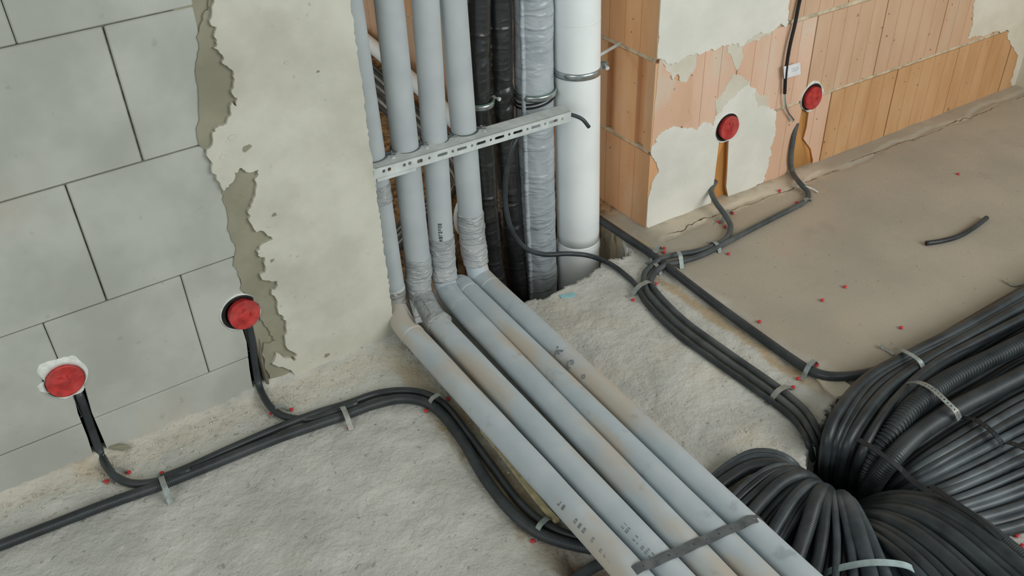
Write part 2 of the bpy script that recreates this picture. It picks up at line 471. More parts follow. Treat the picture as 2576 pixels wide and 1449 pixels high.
def build_floor():
    st = 0.0075
    xs = np.arange(-0.95, 3.32, st); ys = np.arange(0.08, 2.03, st)
    X, Y = np.meshgrid(xs, ys, indexing='ij')
    jx = fbm(X, Y, 0.016, 1, 71)*st*1.0; jy = fbm(X, Y, 0.016, 1, 72)*st*1.0
    Z = floor_h(X, Y)
    nx, ny = X.shape
    V = np.stack([X+jx, Y+jy, Z], -1).reshape(-1, 3)
    cx = (X[:-1, :-1]+X[1:, 1:])/2; cy = (Y[:-1, :-1]+Y[1:, 1:])/2
    wx = cx+fbm(cx, cy, 0.05, 3, 81)*0.018; wy = cy+fbm(cx, cy, 0.05, 3, 82)*0.018
    keep = ~(inpoly(wx, wy, SHAFT) | inpoly(wx, wy, PIT))
    I, J = np.nonzero(keep)
    a = I*ny+J
    F = np.stack([a, a+ny, a+ny+1, a+1], -1)
    used = np.unique(F); rm = np.full(len(V), -1); rm[used] = np.arange(len(used))
    V = V[used]; F = rm[F]
    # skirts down the slab edges
    E = {}
    for q in range(4):
        for p in zip(F[:, q].tolist(), F[:, (q+1) % 4].tolist()):
            if (p[1], p[0]) in E: del E[(p[1], p[0])]
            else: E[p] = 1
    bv = sorted({i for e in E for i in e}); mp = {}
    VV = V.tolist()
    lev = [-0.05, -0.16, -0.5]
    for i in bv:
        mp[i] = [len(VV)+k for k in range(3)]
        for k, z in enumerate(lev):
            jj = 0.0 if k == 2 else 0.006
            VV.append([V[i][0]+RNG.normal()*jj, V[i][1]+RNG.normal()*jj, z])
    FF = F.tolist()
    for a, b in E:
        c0 = [a]+mp[a]; c1 = [b]+mp[b]
        for k in range(3): FF.append([c0[k], c0[k+1], c1[k+1], c1[k]])
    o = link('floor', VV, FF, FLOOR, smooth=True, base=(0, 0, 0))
    tag(o, 'rough grey concrete floor slab, smoother and tan on the right', 'floor', kind='structure')
    return o
floor = build_floor()
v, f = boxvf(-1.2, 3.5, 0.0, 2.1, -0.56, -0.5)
tag(link('light_block_below', v, f, UNDER), 'added dark sheet blocking light from below the floor openings', 'floor', kind='structure')  # added sheet, keeps sky light from coming up through the openings
v, f = boxvf(-1.2, 1.6, 2.02, 6.2, -0.06, -0.001)
tag(link('floor_back', v, f, FLOOR), 'sandy dusty floor of the room behind the pipes', 'floor', kind='structure')
v, f = boxvf(-3.0, 5.0, -2.2, 6.4, 2.75, 2.9)
tag(link('ceiling', v, f, CEIL), 'raw concrete ceiling above the room', 'ceiling', kind='structure')

# ------------------------------------------------------------------ left wall of aerated blocks
def cyl_cut(c, axis_vec, r0, depth, name='cutter', mat=None, n=28, squash=1.0):
    """round cutter whose axis points into the wall"""
    a = np.asarray(axis_vec, float)
    P = [np.asarray(c)-a*0.05, np.asarray(c)+a*depth]
    V, F = sweep(P, r0, n, 1.0, None, True, path=np.array(P))
    o = link(name, V, F, mat, base=c); fix_normals(o); return o
def poly_cut(P3, depth_vec, mat, name='cutter'):
    dv = np.asarray(depth_vec, float)
    n = len(P3)
    V = [np.asarray(p)-dv*1.0 for p in P3]+[np.asarray(p)+dv for p in P3]
    F = [list(range(n)), [n+i for i in range(n)][::-1]]+[[i, n+i, n+(i+1) % n, (i+1) % n] for i in range(n)]
    o = link(name, V, F, mat, base=P3[0]); fix_normals(o); return o

v, f = boxvf(-1.62, 0.36, YW+0.006, YW+0.24, -0.02, 1.66)
wall_left = tag(link('wall_left', v, f, MORTAR, base=(-0.6, YW, 0)), 'wall of pale grey aerated concrete blocks on the left', 'wall', kind='structure')
LEFT_CUTS = []
COURSES = [(-0.02, 0.105, [-1.6, -0.98, -0.35, 0.37]),
           (0.105, 0.360, [-1.25, -0.62, 0.003, 0.262, 0.375]),
           (0.360, 0.615, [-1.13, -0.50, 0.119, 0.385]),
           (0.615, 0.868, [-0.99, -0.365, 0.256, 0.41]),
           (0.868, 1.122, [-1.13, -0.50, 0.123, 0.41]),
           (1.122, 1.377, [-0.99, -0.36, 0.26, 0.41]),
           (1.377, 1.63, [-1.13, -0.50, 0.125, 0.41])]
BXL = [FY(163, 955), FY(605, 784)]
chaseL1 = [FY(*p) for p in [(184,985),(214,975),(232,1040),(262,1110),(285,1165),(300,1215),(262,1215),(240,1165),(220,1100),(196,1040)]]
chaseL2 = [FY(*p) for p in [(606,815),(640,805),(652,860),(664,930),(680,1000),(690,1040),(645,1050),(640,1000),(628,930),(620,860)]]
for (z0, z1, xs) in COURSES:
    for a, b in zip(xs[:-1], xs[1:]):
        g = 0.0014
        gh = random.choice((0.0010, 0.0014, 0.0022)); g = 0.0011
        v, f = boxvf(a+gh, b-gh*0.6, YW+random.uniform(-.0006, .0006), YW+0.2, z0+g, z1-g)
        o = link('block', v, f, AAC, wall_left)
        bevel_obj(o, 0.0022)
        cs = []
        if z1 < 0.4:
            for c in BXL:
                if a-0.06 < c[0] < b+0.06: cs.append(cyl_cut(c, (0, 1, 0), 0.040, 0.05, mat=AAC))
            if a < 0.06 and b > -0.06: cs.append(poly_cut(chaseL1, (0, 0.022, 0), AAC))
            if b > 0.30: cs.append(poly_cut(chaseL2, (0, 0.020, 0), AAC))
        if cs:
            cut(o, cs)
            for c in cs: bpy.data.objects.remove(c)

cs = [cyl_cut(c, (0, 1, 0), 0.040, 0.05, mat=AAC) for c in BXL]+[poly_cut(chaseL1, (0, 0.022, 0), AAC), poly_cut(chaseL2, (0, 0.020, 0), AAC)]
cut(wall_left, cs)
for c in cs: bpy.data.objects.remove(c)

# ------------------------------------------------------------------ plastered pier
v, f = boxvf(0.372, 0.684, YW+0.002, YW+0.30, -0.02, 1.66)
wall_pier = tag(link('wall_pier', v, f, OLIVE, base=(0.53, YW, 0)), 'plastered pier with a flaking left edge beside the pipes', 'wall', kind='structure')
bevel_obj(wall_pier, 0.004)
def c1(x, y): return (x/2.862, y/2.862)
def c2(x, y): return (x/2.862, 500+y/2.862)
def wallXZ(px, Y): p = FY(px[0], px[1], Y); return np.array([p[0], p[2]])
YO = YW-0.003
# grey bare render: left edge laps over the blocks
ol = [c1(1490,-120), c1(1500,40), c1(1470,90), c1(1440,190), c1(1436,350), c1(1412,480), c1(1428,620), c1(1432,800), c1(1434,1045), c1(1470,1075), c1(1500,1150), c1(1600,1370), c2(1602,0), c2(1640,120), c2(1668,300), c2(1685,430), c2(1712,520), c2(1732,650), c2(1800,700), c2(1862,760), c2(1868,840), c2(1900,900), c2(1945,960), c2(1985,1020), c2(1900,1040), c2(1905,1200), c2(1945,1290), c2(2000,1350)]
P = [wallXZ(p, YO) for p in ol]
P = [np.array([P[0][0], 1.6])]+P+[np.array([0.47, -0.01]), np.array([0.66, -0.01]), np.array([0.66, 1.6])]
P = roughen(P, 0.003, 2, seed=4)
v, f = prism(P, lambda p: (p[0], YO, p[1]), lambda p: (p[0], YW+0.003, p[1]))
o = link('render_coat', v, f, OLIVE, wall_pier); fix_normals(o)
# cream plaster coat, flaked along its left edge
YP = YW-0.011
pl = [c1(1510,-60), c1(1530,90), c1(1560,195), c1(1542,260), c1(1566,320), c1(1540,345), c1(1600,395), c1(1600,455), c1(1665,500), c1(1692,570), c1(1668,650), c1(1710,705), c1(1705,765), c1(1668,740), c1(1660,800), c1(1640,860), c1(1555,925), c1(1530,960), c1(1535,1000), c1(1490,1080), c1(1510,1150), c1(1560,1260), c1(1610,1375), c1(1650,1330), c1(1690,1240), c1(1728,1210), c1(1770,1238), c1(1862,1222), c1(1836,1290), c1(1850,1340), c2(1826,0), c2(1790,80), c2(1800,170), c2(1850,240), c2(1900,235), c2(1965,290), c2(1905,320), c2(1850,380), c2(1870,420), c2(1910,425), c2(1915,500), c2(1875,545), c2(1890,585), c2(1985,592), c2(2003,622), c2(1962,650), c2(1955,690), c2(2003,745), c2(2000,790), c2(2045,850), c2(2062,910), c2(2050,990), c2(2070,1080), c2(2140,1120), c2(2120,1170), c2(2050,1150), c2(1990,1110), c2(1960,1190), c2(2030,1210), c2(2110,1250), c2(2130,1330)]
P = [wallXZ(p, YP) for p in pl]
P = [np.array([P[0][0], 1.6])]+P
P = roughen(P, 0.0035, 2, closed=False, seed=6)
rt = []
z = -0.012
while z < 1.6:
    rt.append(np.array([0.6955+random.uniform(-.0025, .002), z])); z += 0.008
P = P+[np.array([0.50, -0.012])]+rt+[np.array([0.6955, 1.6])]
v, f = prism(P, lambda p: (p[0], YP, p[1]), lambda p: (p[0], YO+0.002, p[1]))
o = link('plaster_coat', v, f, PIER, wall_pier); fix_normals(o)
# crater flakes in the plaster: small raised chips and pits along the seam
for i, (px, py, r) in enumerate([(585,345,.010),(620,372,.012),(560,395,.008),(690,540,.007),(745,747,.006),(822,893,.008),(655,640,.008),(685,655,.006),(720,158,.005),(800,180,.004)]):
    c = wallXZ((px, py), YP)
    Q = [c+np.array([math.cos(t)*r*random.uniform(.5, 1), math.sin(t)*r*random.uniform(.35, .8)]) for t in np.linspace(0, 2*math.pi, 9, endpoint=False)]
    v, f = prism(Q, lambda p: (p[0], YP-0.0012, p[1]), lambda p: (p[0], YP+0.002, p[1]))
    o = link('plaster_flake', v, f, OLIVE if i % 2 else PIER, wall_pier); fix_normals(o)
# plaster return on the side of the pier
v, f = boxvf(0.680, 0.6865, YP+0.004, YW+0.30, -0.02, 1.6)
link('side_plaster', v, f, PIER, wall_pier)

# ------------------------------------------------------------------ brick walls
def brick_profile(L, D, groove=0.0567, gw=0.0020, gd=0.0022, slots=()):
    """outline in (along, depth); depth 0 is the face, positive goes into the wall"""
    P = [(0.0, 0.0)]
    if slots:
        for (a, b, d) in slots:
            P += [(a, 0.0), (a+0.002, d), (b-0.002, d), (b, 0.0)]
    else:
        n = max(1, int(round(L/groove)))
        for i in range(1, n):
            x = L*i/n
            P += [(x-gw/2, 0.0), (x, gd), (x+gw/2, 0.0)]
    P += [(L, 0.0), (L, D), (0.0, D)]
    return P
brick_cache = {}
def brick_mesh(L, D, H, slots=()):
    key = (round(L, 3), D, round(H, 3), slots)
    if key not in brick_cache:
        P = brick_profile(L, D, slots=slots)
        n = len(P)
        V = [(p[0], p[1], 0.0) for p in P]+[(p[0], p[1], H) for p in P]
        F = [list(range(n))[::-1], [n+i for i in range(n)]]+[[i, (i+1) % n, n+(i+1) % n, n+i] for i in range(n)]
        me = bpy.data.meshes.new('brick'); me.from_pydata(V, [], F)
        bm = bmesh.new(); bm.from_mesh(me)
        bmesh.ops.recalc_face_normals(bm, faces=bm.faces[:]); bm.to_mesh(me); bm.free()
        brick_cache[key] = me
    return brick_cache[key]
def put_brick(parent, s, z, L, D, H, mat, slots=(), dj=0.0):
    me = brick_mesh(L, D, H, slots)
    o = bpy.data.objects.new('brick', me); COL.objects.link(o)
    if not me.materials: me.materials.append(mat)
    o.parent = parent; o.location = (s, dj, z)
    o.material_slots[0].link = 'OBJECT'; o.material_slots[0].material = mat
    return o

# right wall: origin at the corner, local x along the wall, local y into it
v, f = boxvf(0.10, 1.75, 0.004, 0.105, -0.03, 1.62)
wall_right = link('wall_right', v, f, BMORTAR, base=(0, 0, 0))
wall_right.location = CORNER; wall_right.rotation_euler = (0, 0, TH); wall_right['rot'] = 1
tag(wall_right, 'clay brick wall with white plaster patches on the right', 'wall', kind='structure')
ZB = [(-0.02, 0.233), (0.243, 0.486), (0.498, 0.742), (0.754, 0.998), (1.01, 1.254), (1.266, 1.51)]
JA = [0.102, 0.387, 0.675, 0.961, 1.250, 1.538, 1.75]
JB = [0.102, 0.279, 0.562, 0.846, 1.129, 1.412, 1.75]
BXR = [RL(FR(1827, 320)), RL(FR(2040, 243))]
def rw_cut(P2, depth, mat):
    P3 = [(p[0], 0.0, p[1]) for p in P2]
    n = len(P3)
    V = [(p[0], -0.03, p[2]) for p in P3]+[(p[0], depth, p[2]) for p in P3]
    F = [list(range(n)), [n+i for i in range(n)][::-1]]+[[i, n+i, n+(i+1) % n, (i+1) % n] for i in range(n)]
    o = link('cutter', V, F, mat, base=(0, 0, 0))
    o.location = CORNER; o.rotation_euler = (0, 0, TH)
    fix_normals(o); return o
def rl2(px, py): q = RL(FR(px, py)); return (q[0], q[2])
circ = lambda c, r, n=26: [(c[0]+r*math.cos(t), c[2]+r*math.sin(t)) for t in np.linspace(0, 2*math.pi, n, endpoint=False)]
ch3 = [rl2(*p) for p in [(1808,352),(1832,352),(1829,420),(1826,470),(1836,520),(1815,575),(1785,560),(1788,500),(1796,450),(1802,400)]]
ch4 = [rl2(*p) for p in [(2018,275),(2036,275),(2030,320),(2022,350),(2040,375),(2046,405),(2035,440),(2005,452),(1990,440),(1988,400),(1996,350),(2010,310)]]
for ci, (z0, z1) in enumerate(ZB):
    J = JA if ci % 2 == 0 else JB
    for a, b in zip(J[:-1], J[1:]):
        mt = [BR_OR, BR_TAN, BR_TAN, BR_OR, BR_TAN, BR_OR][ci]
        if ci == 1 and b < 0.60: mt = BR_PK
        if ci == 0 and b < 0.70: mt = BR_PK
        o = put_brick(wall_right, a+0.0022, z0, b-a-0.0044, 0.1, z1-z0, mt, dj=random.uniform(-.0008, .0008))
        if ci <= 1:
            cs = []
            for c in BXR:
                if a-0.05 < c[0] < b+0.05: cs.append(rw_cut(circ(c, 0.041), 0.055, BR_RAW))
            if ci == 0:
                if a < 0.34 and b > 0.2: cs.append(rw_cut(ch3, 0.012, BR_RAW))
                if a < 0.66 and b > 0.5: cs.append(rw_cut(ch4, 0.007, BR_RAW))
            if cs:
                o.data = o.data.copy()
                o.data.materials[0] = mt; o.material_slots[0].link = 'DATA'
                cut(o, cs)
                for c in cs: bpy.data.objects.remove(c)
cs = [rw_cut(circ(c, 0.041), 0.055, BR_RAW) for c in BXR]+[rw_cut(ch3, 0.012, BR_RAW), rw_cut(ch4, 0.007, BR_RAW)]
cut(wall_right, cs)
for c in cs: bpy.data.objects.remove(c)
# white plaster patches on the brick
def c8(x, y): return (1480+x/2.3504, y/2.3504)
def patch(pts, off, mat, name, seed, amp=0.004, topz=None, cuts=()):
    P = [np.array(rl2(*c8(*p))) for p in pts]
    if topz is not None:
        P = [np.array([P[0][0], topz])]+P+[np.array([P[-1][0], topz])]
    P = roughen(P, amp, 4, seed=seed)
    P = [np.array([max(p[0], 0.0006), p[1]]) for p in P]
    v, f = prism(P, lambda p: (p[0], -off, p[1]), lambda p: (p[0], 0.0015, p[1]))
    o = link(name, v, f, mat, wall_right); fix_normals(o)
    if cuts:
        cs = [rw_cut(c, 0.02, FILLER) for c in cuts]
        cut(o, cs)
        for c in cs: bpy.data.objects.remove(c)
    return o
patch([(402,-40),(398,120),(402,330),(440,348),(470,375),(560,345),(640,315),(760,285),(860,262),(960,225),(1060,195),(1110,165),(1135,135),(1165,155),(1180,60),(1195,-40)], 0.0035, WHITEP, 'plaster_patch', 11, amp=0.007, topz=1.5)
patch([(425,345),(470,420),(492,455),(505,500),(518,440),(540,455),(572,492),(600,430),(632,400),(640,312),(740,290),(800,268),(830,270),(845,330),(868,425),(890,400),(905,310),(930,262),(1000,245),(1080,200),(1090,150),(700,240)], 0.0015, WASHP, 'plaster_wash', 12, amp=0.008)
patch([(348,1362),(358,1150),(372,915),(395,820),(450,770),(560,755),(640,765),(735,745),(745,690),(790,640),(870,560),(940,500),(985,520),(1000,640),(1095,650),(1108,660),(1085,850),(1052,1010),(1030,1075),(965,1150),(830,1185),(720,1235),(600,1290),(440,1335)], 0.0022, WHITEP, 'plaster_patch', 13, amp=0.009,
      cuts=[circ(BXR[0], 0.041), ch3])
patch([(425,330),(440,350),(478,425),(500,470),(620,440),(610,700),(480,775),(395,822),(372,905)], 0.0010, BR_PK, 'clay_smear', 14, amp=0.004)
patch([(740,760),(745,600),(850,440),(930,470),(1010,560),(1060,650),(1105,662),(1100,700),(1000,720),(870,740)], 0.0012, WASHP, 'plaster_wash', 15, amp=0.010, cuts=[circ(BXR[0], 0.041)])
patch([(2295,-30),(2270,110),(2236,236),(2330,215),(2478,178),(2476,212),(2540,330),(2496,470),(2500,505),(2640,430),(2640,-30)], 0.0016, WASHP, 'plaster_wash', 16, amp=0.007)
# reveal wall running back from the corner
v, f = join([boxvf(0.004, 0.105, 0.012, 4.5, -0.03, 0.243), boxvf(0.03, 0.105, 0.012, 0.247, 0.243, 0.486), boxvf(0.004, 0.105, 0.247, 4.5, 0.243, 0.486), boxvf(0.004, 0.105, 0.012, 4.5, 0.486, 1.62)])
wall_reveal = link('wall_reveal', v, f, BMORTAR, base=(0, 0, 0))
wall_reveal.location = CORNER
tag(wall_reveal, 'orange clay brick side wall running back behind the white pipe', 'wall', kind='structure')
hold = bpy.data.objects
def put_rev(y, z, L, H, mat, slots=(), dj=0.0):
    # brick local x runs along +Y, local y along +X
    me = brick_mesh(L, 0.1, H, slots)
    o = bpy.data.objects.new('brick', me); COL.objects.link(o)
    if not me.materials: me.materials.append(mat)
    o.parent = wall_reveal
    o.matrix_local = Matrix(((0, 1, 0, dj), (1, 0, 0, y), (0, 0, 1, z), (0, 0, 0, 1)))
    # mirror-free basis: swap handled by flipping the mesh order
    o.material_slots[0].link = 'OBJECT'; o.material_slots[0].material = mat
    return o
SLOT = ((0.030, 0.066, 0.014), (0.150, 0.188, 0.014))
for ci, (z0, z1) in enumerate(ZB[:5]):
    y = 0.0
    first = [0.247, 0.247, 0.247, 0.247, 0.247][ci]
    while y < 4.3:
        L = 0.247 if y > 0 else first
        mt = BR_RET if (y < 0.3 or random.random() < 0.5) else BR_TAN
        put_rev(y, z0, L-0.002, z1-z0, mt, SLOT if (ci == 1 and y < 0.3) else (), dj=random.uniform(-.0006, .0006))
        y += L
v, f = boxvf(-1.2, 1.6, 6.1, 6.2, -0.02, 2.7)
tag(link('wall_back', v, f, BMORTAR), 'plain far wall closing the room behind', 'wall', kind='structure')
# end wall at the far right
e0 = FR(2543, 217)
v, f = boxvf(e0[0]+0.02, e0[0]+0.2, 0.7, e0[1]+0.12, -0.02, 1.6)
tag(link('wall_end', v, f, WASHP), 'pale plastered wall at the far right corner', 'wall', kind='structure')

# things
# ------------------------------------------------------------------ insulated pipes
def wrinkle(r, amp, seed, ax=0.02, tw=1.4, ridge=0.0, dents=()):
    def fn(S, T):
        x = S/ax; y = T/(2*math.pi)*6
        # periodic around the tube
        n = vnoise(x+3*np.sin(T*tw), np.cos(T)*1.7+7, seed)+0.6*vnoise(x*2.3, np.sin(T)*2.3+3, seed+5)+0.4*vnoise(x*4.7+np.cos(T)*2, np.sin(T)*4+9, seed+8)
        q = r + amp*n
        for (s0, dd, ph) in dents: q = q - dd*np.exp(-np.abs(S-s0-0.004*np.sin(T*2+ph))/0.0045)*(0.35+0.65*np.cos(T-ph)) + 0.5*dd*np.exp(-((S-s0-0.012)/0.010)**2)*np.cos(T-ph)
        if ridge: q = q + ridge*np.maximum(0, vnoise(x*0.45+np.sin(T)*0.5, T*0+2, seed+30)+0.12)
        return q
    return fn
def glyphs(P0, P1, r, ang, n, size, seed, name, mat, parent, gap=0.55, skip=0.12):
    """a line of small printed characters along a straight pipe, wrapped on its surface"""
    rg = np.random.default_rng(seed)
    P0 = np.asarray(P0); P1 = np.asarray(P1)
    d = P1-P0; L = np.linalg.norm(d); d = d/L
    up = CAM-(P0+P1)/2; up -= d*np.dot(up, d); up /= np.linalg.norm(up)
    sd = np.cross(d, up)
    V, F = [], []
    def quad(s0, s1, a0, a1):
        o = len(V)
        for s, a in ((s0, a0), (s1, a0), (s1, a1), (s0, a1)):
            th = ang+a/r
            V.append(P0+d*s+(up*math.cos(th)+sd*math.sin(th))*(r+0.0005))
        F.append([o, o+1, o+2, o+3])
    s = 0.0; k = 0
    while s < L-size and k < n:
        k += 1
        if rg.random() > skip:
            w = size*0.6; h = size; t = size*0.2
            if rg.random() < .8: quad(s, s+t, -h/2, h/2)
            if rg.random() < .7: quad(s+w-t, s+w, -h/2, h/2)
            for yy in (-h/2, -t/2, h/2-t):
                if rg.random() < .6: quad(s, s+w, yy, yy+t)
        s += size*(0.6+gap)
    if V:
        o = link(name, V, F, mat, parent); o['kind'] = 'stuff'
        return o

RT = {}   # riser anchor points
riser_px = [((876,0),(984,700)), ((978,0),(1056,700)), ((1070,0),(1113,640)), None, ((1140,0),(1187,580))]
start_px = [(1012,812), (1082,792), (1133,742), (1163,716), (1213,700)]
end_px = [(1592,1449), (1696,1449), (1801,1449), (1906,1449), (2012,1449)]
RR = 0.0292; RF = 0.0272
pipe_labels = ['grey insulated pipe rising right against the plaster pier, leftmost of five',
               'grey insulated pipe with torn silver tape at its elbow, second from the pier',
               'grey insulated pipe with black print down its riser, middle of five',
               'grey insulated floor pipe ending at the floor opening with no riser, fourth from the pier',
               'grey insulated pipe beside the black wrapped tubes, marked with smudged letters, rightmost of five']
SEG = []
for i in range(5):
    a = FZ(*start_px[i], 0.05); b = FZ(*end_px[i], 0.075)
    Y0 = [1.60, 1.60, 1.628, 1.66, 1.655][i]
    d = b-a
    S0 = a + d*((Y0-a[1])/d[1])
    d = d/np.linalg.norm(d)
    E1 = b + d*0.30
    S0[2] = 0.047
    root = thing('insulated_pipe', (S0[0], S0[1], 0.0), pipe_labels[i], 'pipe', 'grey insulated pipes')
    SEG.append((S0, E1))
    ds = 0.02
    sag = lambda S, T, i=i: RF+0.0009*vnoise(S/0.09, T*0+i, 50+i)
    st = S0 + d*0.035
    V, F = sweep([st, E1], RF, 28, 0.015, sag)
    link('floor_run', V, F, PIPE_F, root, smooth=True)
    if riser_px[i]:
        top = FY(*riser_px[i][0], 1.705); bot = FY(*riser_px[i][1], 1.675)
        u = (bot-top)/(bot[2]-top[2])
        Tp = top+u*(1.55-top[2])
        zb = [0.10, 0.13, 0.15, 0, 0.185][i]
        Bp = top+u*(zb-top[2])
        RT[i] = (Tp, Bp)
        r_ = RR*([0.98, 1.04, 1.0, 1, 1.02][i])
        V, F = sweep([Tp, Bp], r_, 28, 0.02)
        rs = link('riser', V, F, PIPE_V, root, smooth=True)
        # taped elbow, wrinkled
        up = Bp - u*(-0.012)
        corner = np.array([S0[0]*0.5+Bp[0]*0.5, Bp[1]-0.004, 0.052])
        P = [Bp+u*0.035 if i != 0 else Bp+u*0.01, Bp, (Bp*0.45+corner*0.55)+np.array([0, .002, 0]), corner+np.array([0, -0.012, 0.004]), S0+np.array([0, -0.004, 0.002]), S0+d*0.055]
        tp = i == 1
        V, F = sweep(P, RR, 36, 0.004, wrinkle(r_+0.0014, 0.0034, 60+i*3, 0.016) if tp else
                     (lambda S, T, r_=r_, i=i: (r_+0.0006)+(RF+0.0004-r_-0.0006)*sst(0.04, 0.10, S)+0.0016*vnoise(S/0.03, np.cos(T)*1.5+i, 60+i)))
        link('taped_elbow' if tp else 'elbow', V, F, TAPE if tp else PIPE_F, root, smooth=True)
        if not tp:
            V, F = sweep([P[0]*0.7+P[1]*0.3, P[1]*0.6+P[2]*0.4, P[2]*0.6+P[3]*0.4], RR, 36, 0.003, wrinkle(r_+0.0024, 0.0032, 64+i*3, 0.012))
            link('tape_collar', V, F, TAPE if i != 0 else TAPE_D, root, smooth=True)
        if i == 2 or i == 4:
            V, F = sweep([Bp+u*0.045, Bp-u*0.03], r_+0.002, 36, 0.003, wrinkle(r_+0.0022, 0.0018, 77+i, 0.012))
            link('tape_band', V, F, TAPE, root, smooth=True)
        if i == 0:
            q = FY(985, 470, 1.69); c = top+u*(q[2]-top[2])
            V, F = sweep([c+u*0.025, c-u*0.02], r_+0.002, 32, 0.004, wrinkle(r_+0.0018, 0.0016, 91, 0.012))
            link('tape_band', V, F, TAPE, root, smooth=True)
        if i == 1:   # torn tape flaps at the elbow
            for (pp, w) in (([(1062,752),(1096,760),(1108,800),(1090,790)], .01), ([(1030,752),(1044,772),(1062,800),(1046,806)], .01)):
                Q = [FZ(*p, 0.085) for p in pp]
                Q[2][2] -= 0.012; Q[3][2] -= 0.008
                n_ = np.array([0.0006, -0.0012, 0.0012])
                V = Q+[q-n_ for q in Q]
                F = [[0,1,2,3],[7,6,5,4],[0,4,5,1],[1,5,6,2],[2,6,7,3],[3,7,4,0]]
                link('torn_tape', V, F, TAPE, root)
        if i == 2:
            c0 = FY(1096, 545, 1.69); c1_ = FY(1108, 640, 1.69)
            A = top+u*(c0[2]-top[2]); B = top+u*(c1_[2]-top[2])
            glyphs(A, B, r_, 0.05, 26, 0.0085, 5, 'printed_text', INK, root, gap=0.25, skip=0.2)
    else:
        # blind end that dips into the floor opening
        P = [S0+np.array([0.0, 0.03, -0.11]), S0+np.array([0, 0.022, -0.04]), S0+np.array([0, 0.004, -0.006]), S0+d*0.05]
        V, F = sweep(P, RF, 32, 0.005, wrinkle(RF+0.0006, 0.002, 88, 0.02))
        link('elbow', V, F, PIPE_F, root, smooth=True)
    if i == 0:
        A = FZ(1400, 1262, 0.09); B = FZ(1545, 1425, 0.095)
        ts = [np.dot(q-S0, d) for q in (A, B)]
        glyphs(S0+d*ts[0], S0+d*ts[1], RF+0.0012, 0.30, 16, 0.0095, 8, 'printed_text', INKL, root, gap=0.75, skip=0.3)
    if i == 1:
        A = FZ(1568, 1312, 0.1); B = FZ(1660, 1400, 0.1)
        ts = [np.dot(q-S0, d) for q in (A, B)]
        glyphs(S0+d*ts[0], S0+d*ts[1], RF+0.0012, 0.12, 14, 0.0105, 9, 'printed_text', INKL, root, gap=0.45, skip=0.15)
    if i == 4:
        for k, (px, py, s) in enumerate([(1414,882,.020),(1440,915,.019),(1481,945,.012)]):
            t = np.dot(FZ(px, py, 0.075)-S0, d)
            strokes = [[(0,.0,.45,1.0),(.25,.45,1,.0),(.2,.62,.95,.5)], [(.9,.8,.45,1.0),(.45,1.0,.05,.5),(.05,.5,.45,.0),(.45,.0,.9,.25),(.9,.25,.55,.45)], [(.1,.5,.5,.9),(.5,.9,.9,.5),(.9,.5,.5,.1),(.5,.1,.1,.5)]][k]
            up_ = CAM-(S0+d*t); up_ -= d*np.dot(up_, d); up_ /= np.linalg.norm(up_); sd_ = np.cross(d, up_)
            gv, gf = [], []
            for (u0, v0, u1, v1) in strokes:
                e_ = np.array([u1-u0, v1-v0]); e_ = e_/np.linalg.norm(e_); nn = np.array([-e_[1], e_[0]])*0.11
                o_ = len(gv)
                for (uu, vv) in ((u0+nn[0], v0+nn[1]), (u1+nn[0], v1+nn[1]), (u1-nn[0], v1-nn[1]), (u0-nn[0], v0-nn[1])):
                    th_ = 0.15+(vv-0.5)*s/RF
                    gv.append(S0+d*(t+(uu-.5)*s)+(up_*math.cos(th_)+sd_*math.sin(th_))*(RF+0.0021))
                gf.append([o_, o_+1, o_+2, o_+3])
            o = link('printed_text', gv, gf, INKL, root); o['kind'] = 'stuff'

# ------------------------------------------------------------------ black wrapped tubes, silver duct, white drain
def line3(pxs, Y, ztop, zbot):
    a = FY(*pxs[0], Y); b = FY(*pxs[-1], Y)
    mid = [FY(*p, Y) for p in pxs]
    u0 = (mid[1]-mid[0])/(mid[1][2]-mid[0][2]); u1 = (mid[-1]-mid[-2])/(mid[-1][2]-mid[-2][2])
    return [mid[0]+u0*(ztop-mid[0][2])]+mid+[mid[-1]+u1*(zbot-mid[-1][2])]
B1 = line3([(1199,0),(1206,250),(1229,600),(1250,735)], 1.775, 1.55, -0.45)
B2 = line3([(1255,0),(1262,250),(1293,600),(1308,735)], 1.79, 1.55, -0.45)
for P, nm, sd in ((B1, 'black film wrapped tube next to the grey risers, left of the pair', 3), (B2, 'black film wrapped tube next to the silver duct, right of the pair', 13)):
    V, F = sweep(P, 0.0295, 40, 0.004, wrinkle(0.0290, 0.0022, sd, 0.11, ridge=0.005, dents=[(x_, random.uniform(.002, .0055), random.uniform(0, 6.28)) for x_ in np.cumsum([random.uniform(.05, .30) for _ in range(12)])]))
    tag(link('wrapped_tube', V, F, FILM_B, smooth=True), nm, 'pipe', 'black wrapped tubes')
D_ = line3([(1340,0),(1347,400),(1358,700)], 1.775, 1.55, -0.45)
dz = FY(1340, 235, 1.775)[2]
duct = thing('wrapped_duct', D_[-1], 'wide pipe wrapped in wrinkled silver film between black tubes and white pipe', 'duct')
V, F = sweep(D_, 0.049, 56, 0.004, wrinkle(0.049, 0.0022, 23, 0.05))
link('film_wrap', V, F, FILM_S, duct, smooth=True)
sl = [np.array(p)+np.array([-0.046, -0.022, 0]) for p in D_]
V, F = sweep(sl, 0.006, 8, 0.01, wrinkle(0.006, 0.003, 29, 0.03))
link('film_seam', V, F, FILM_S, duct, smooth=True)
for dzz in (dz-0.006, dz-0.016):
    c = D_[1]+(D_[2]-D_[1])*((dzz-D_[1][2])/(D_[2][2]-D_[1][2]))
    ring = [c+np.array([math.cos(t)*0.050, math.sin(t)*0.050, 0.010*math.cos(t*1+0.5)]) for t in np.linspace(0, 2*math.pi, 40)]
    V, F = sweep(ring, 0.0028, 8, 0.01)
    link('tie_wire', V, F, BOXK, duct, smooth=True)
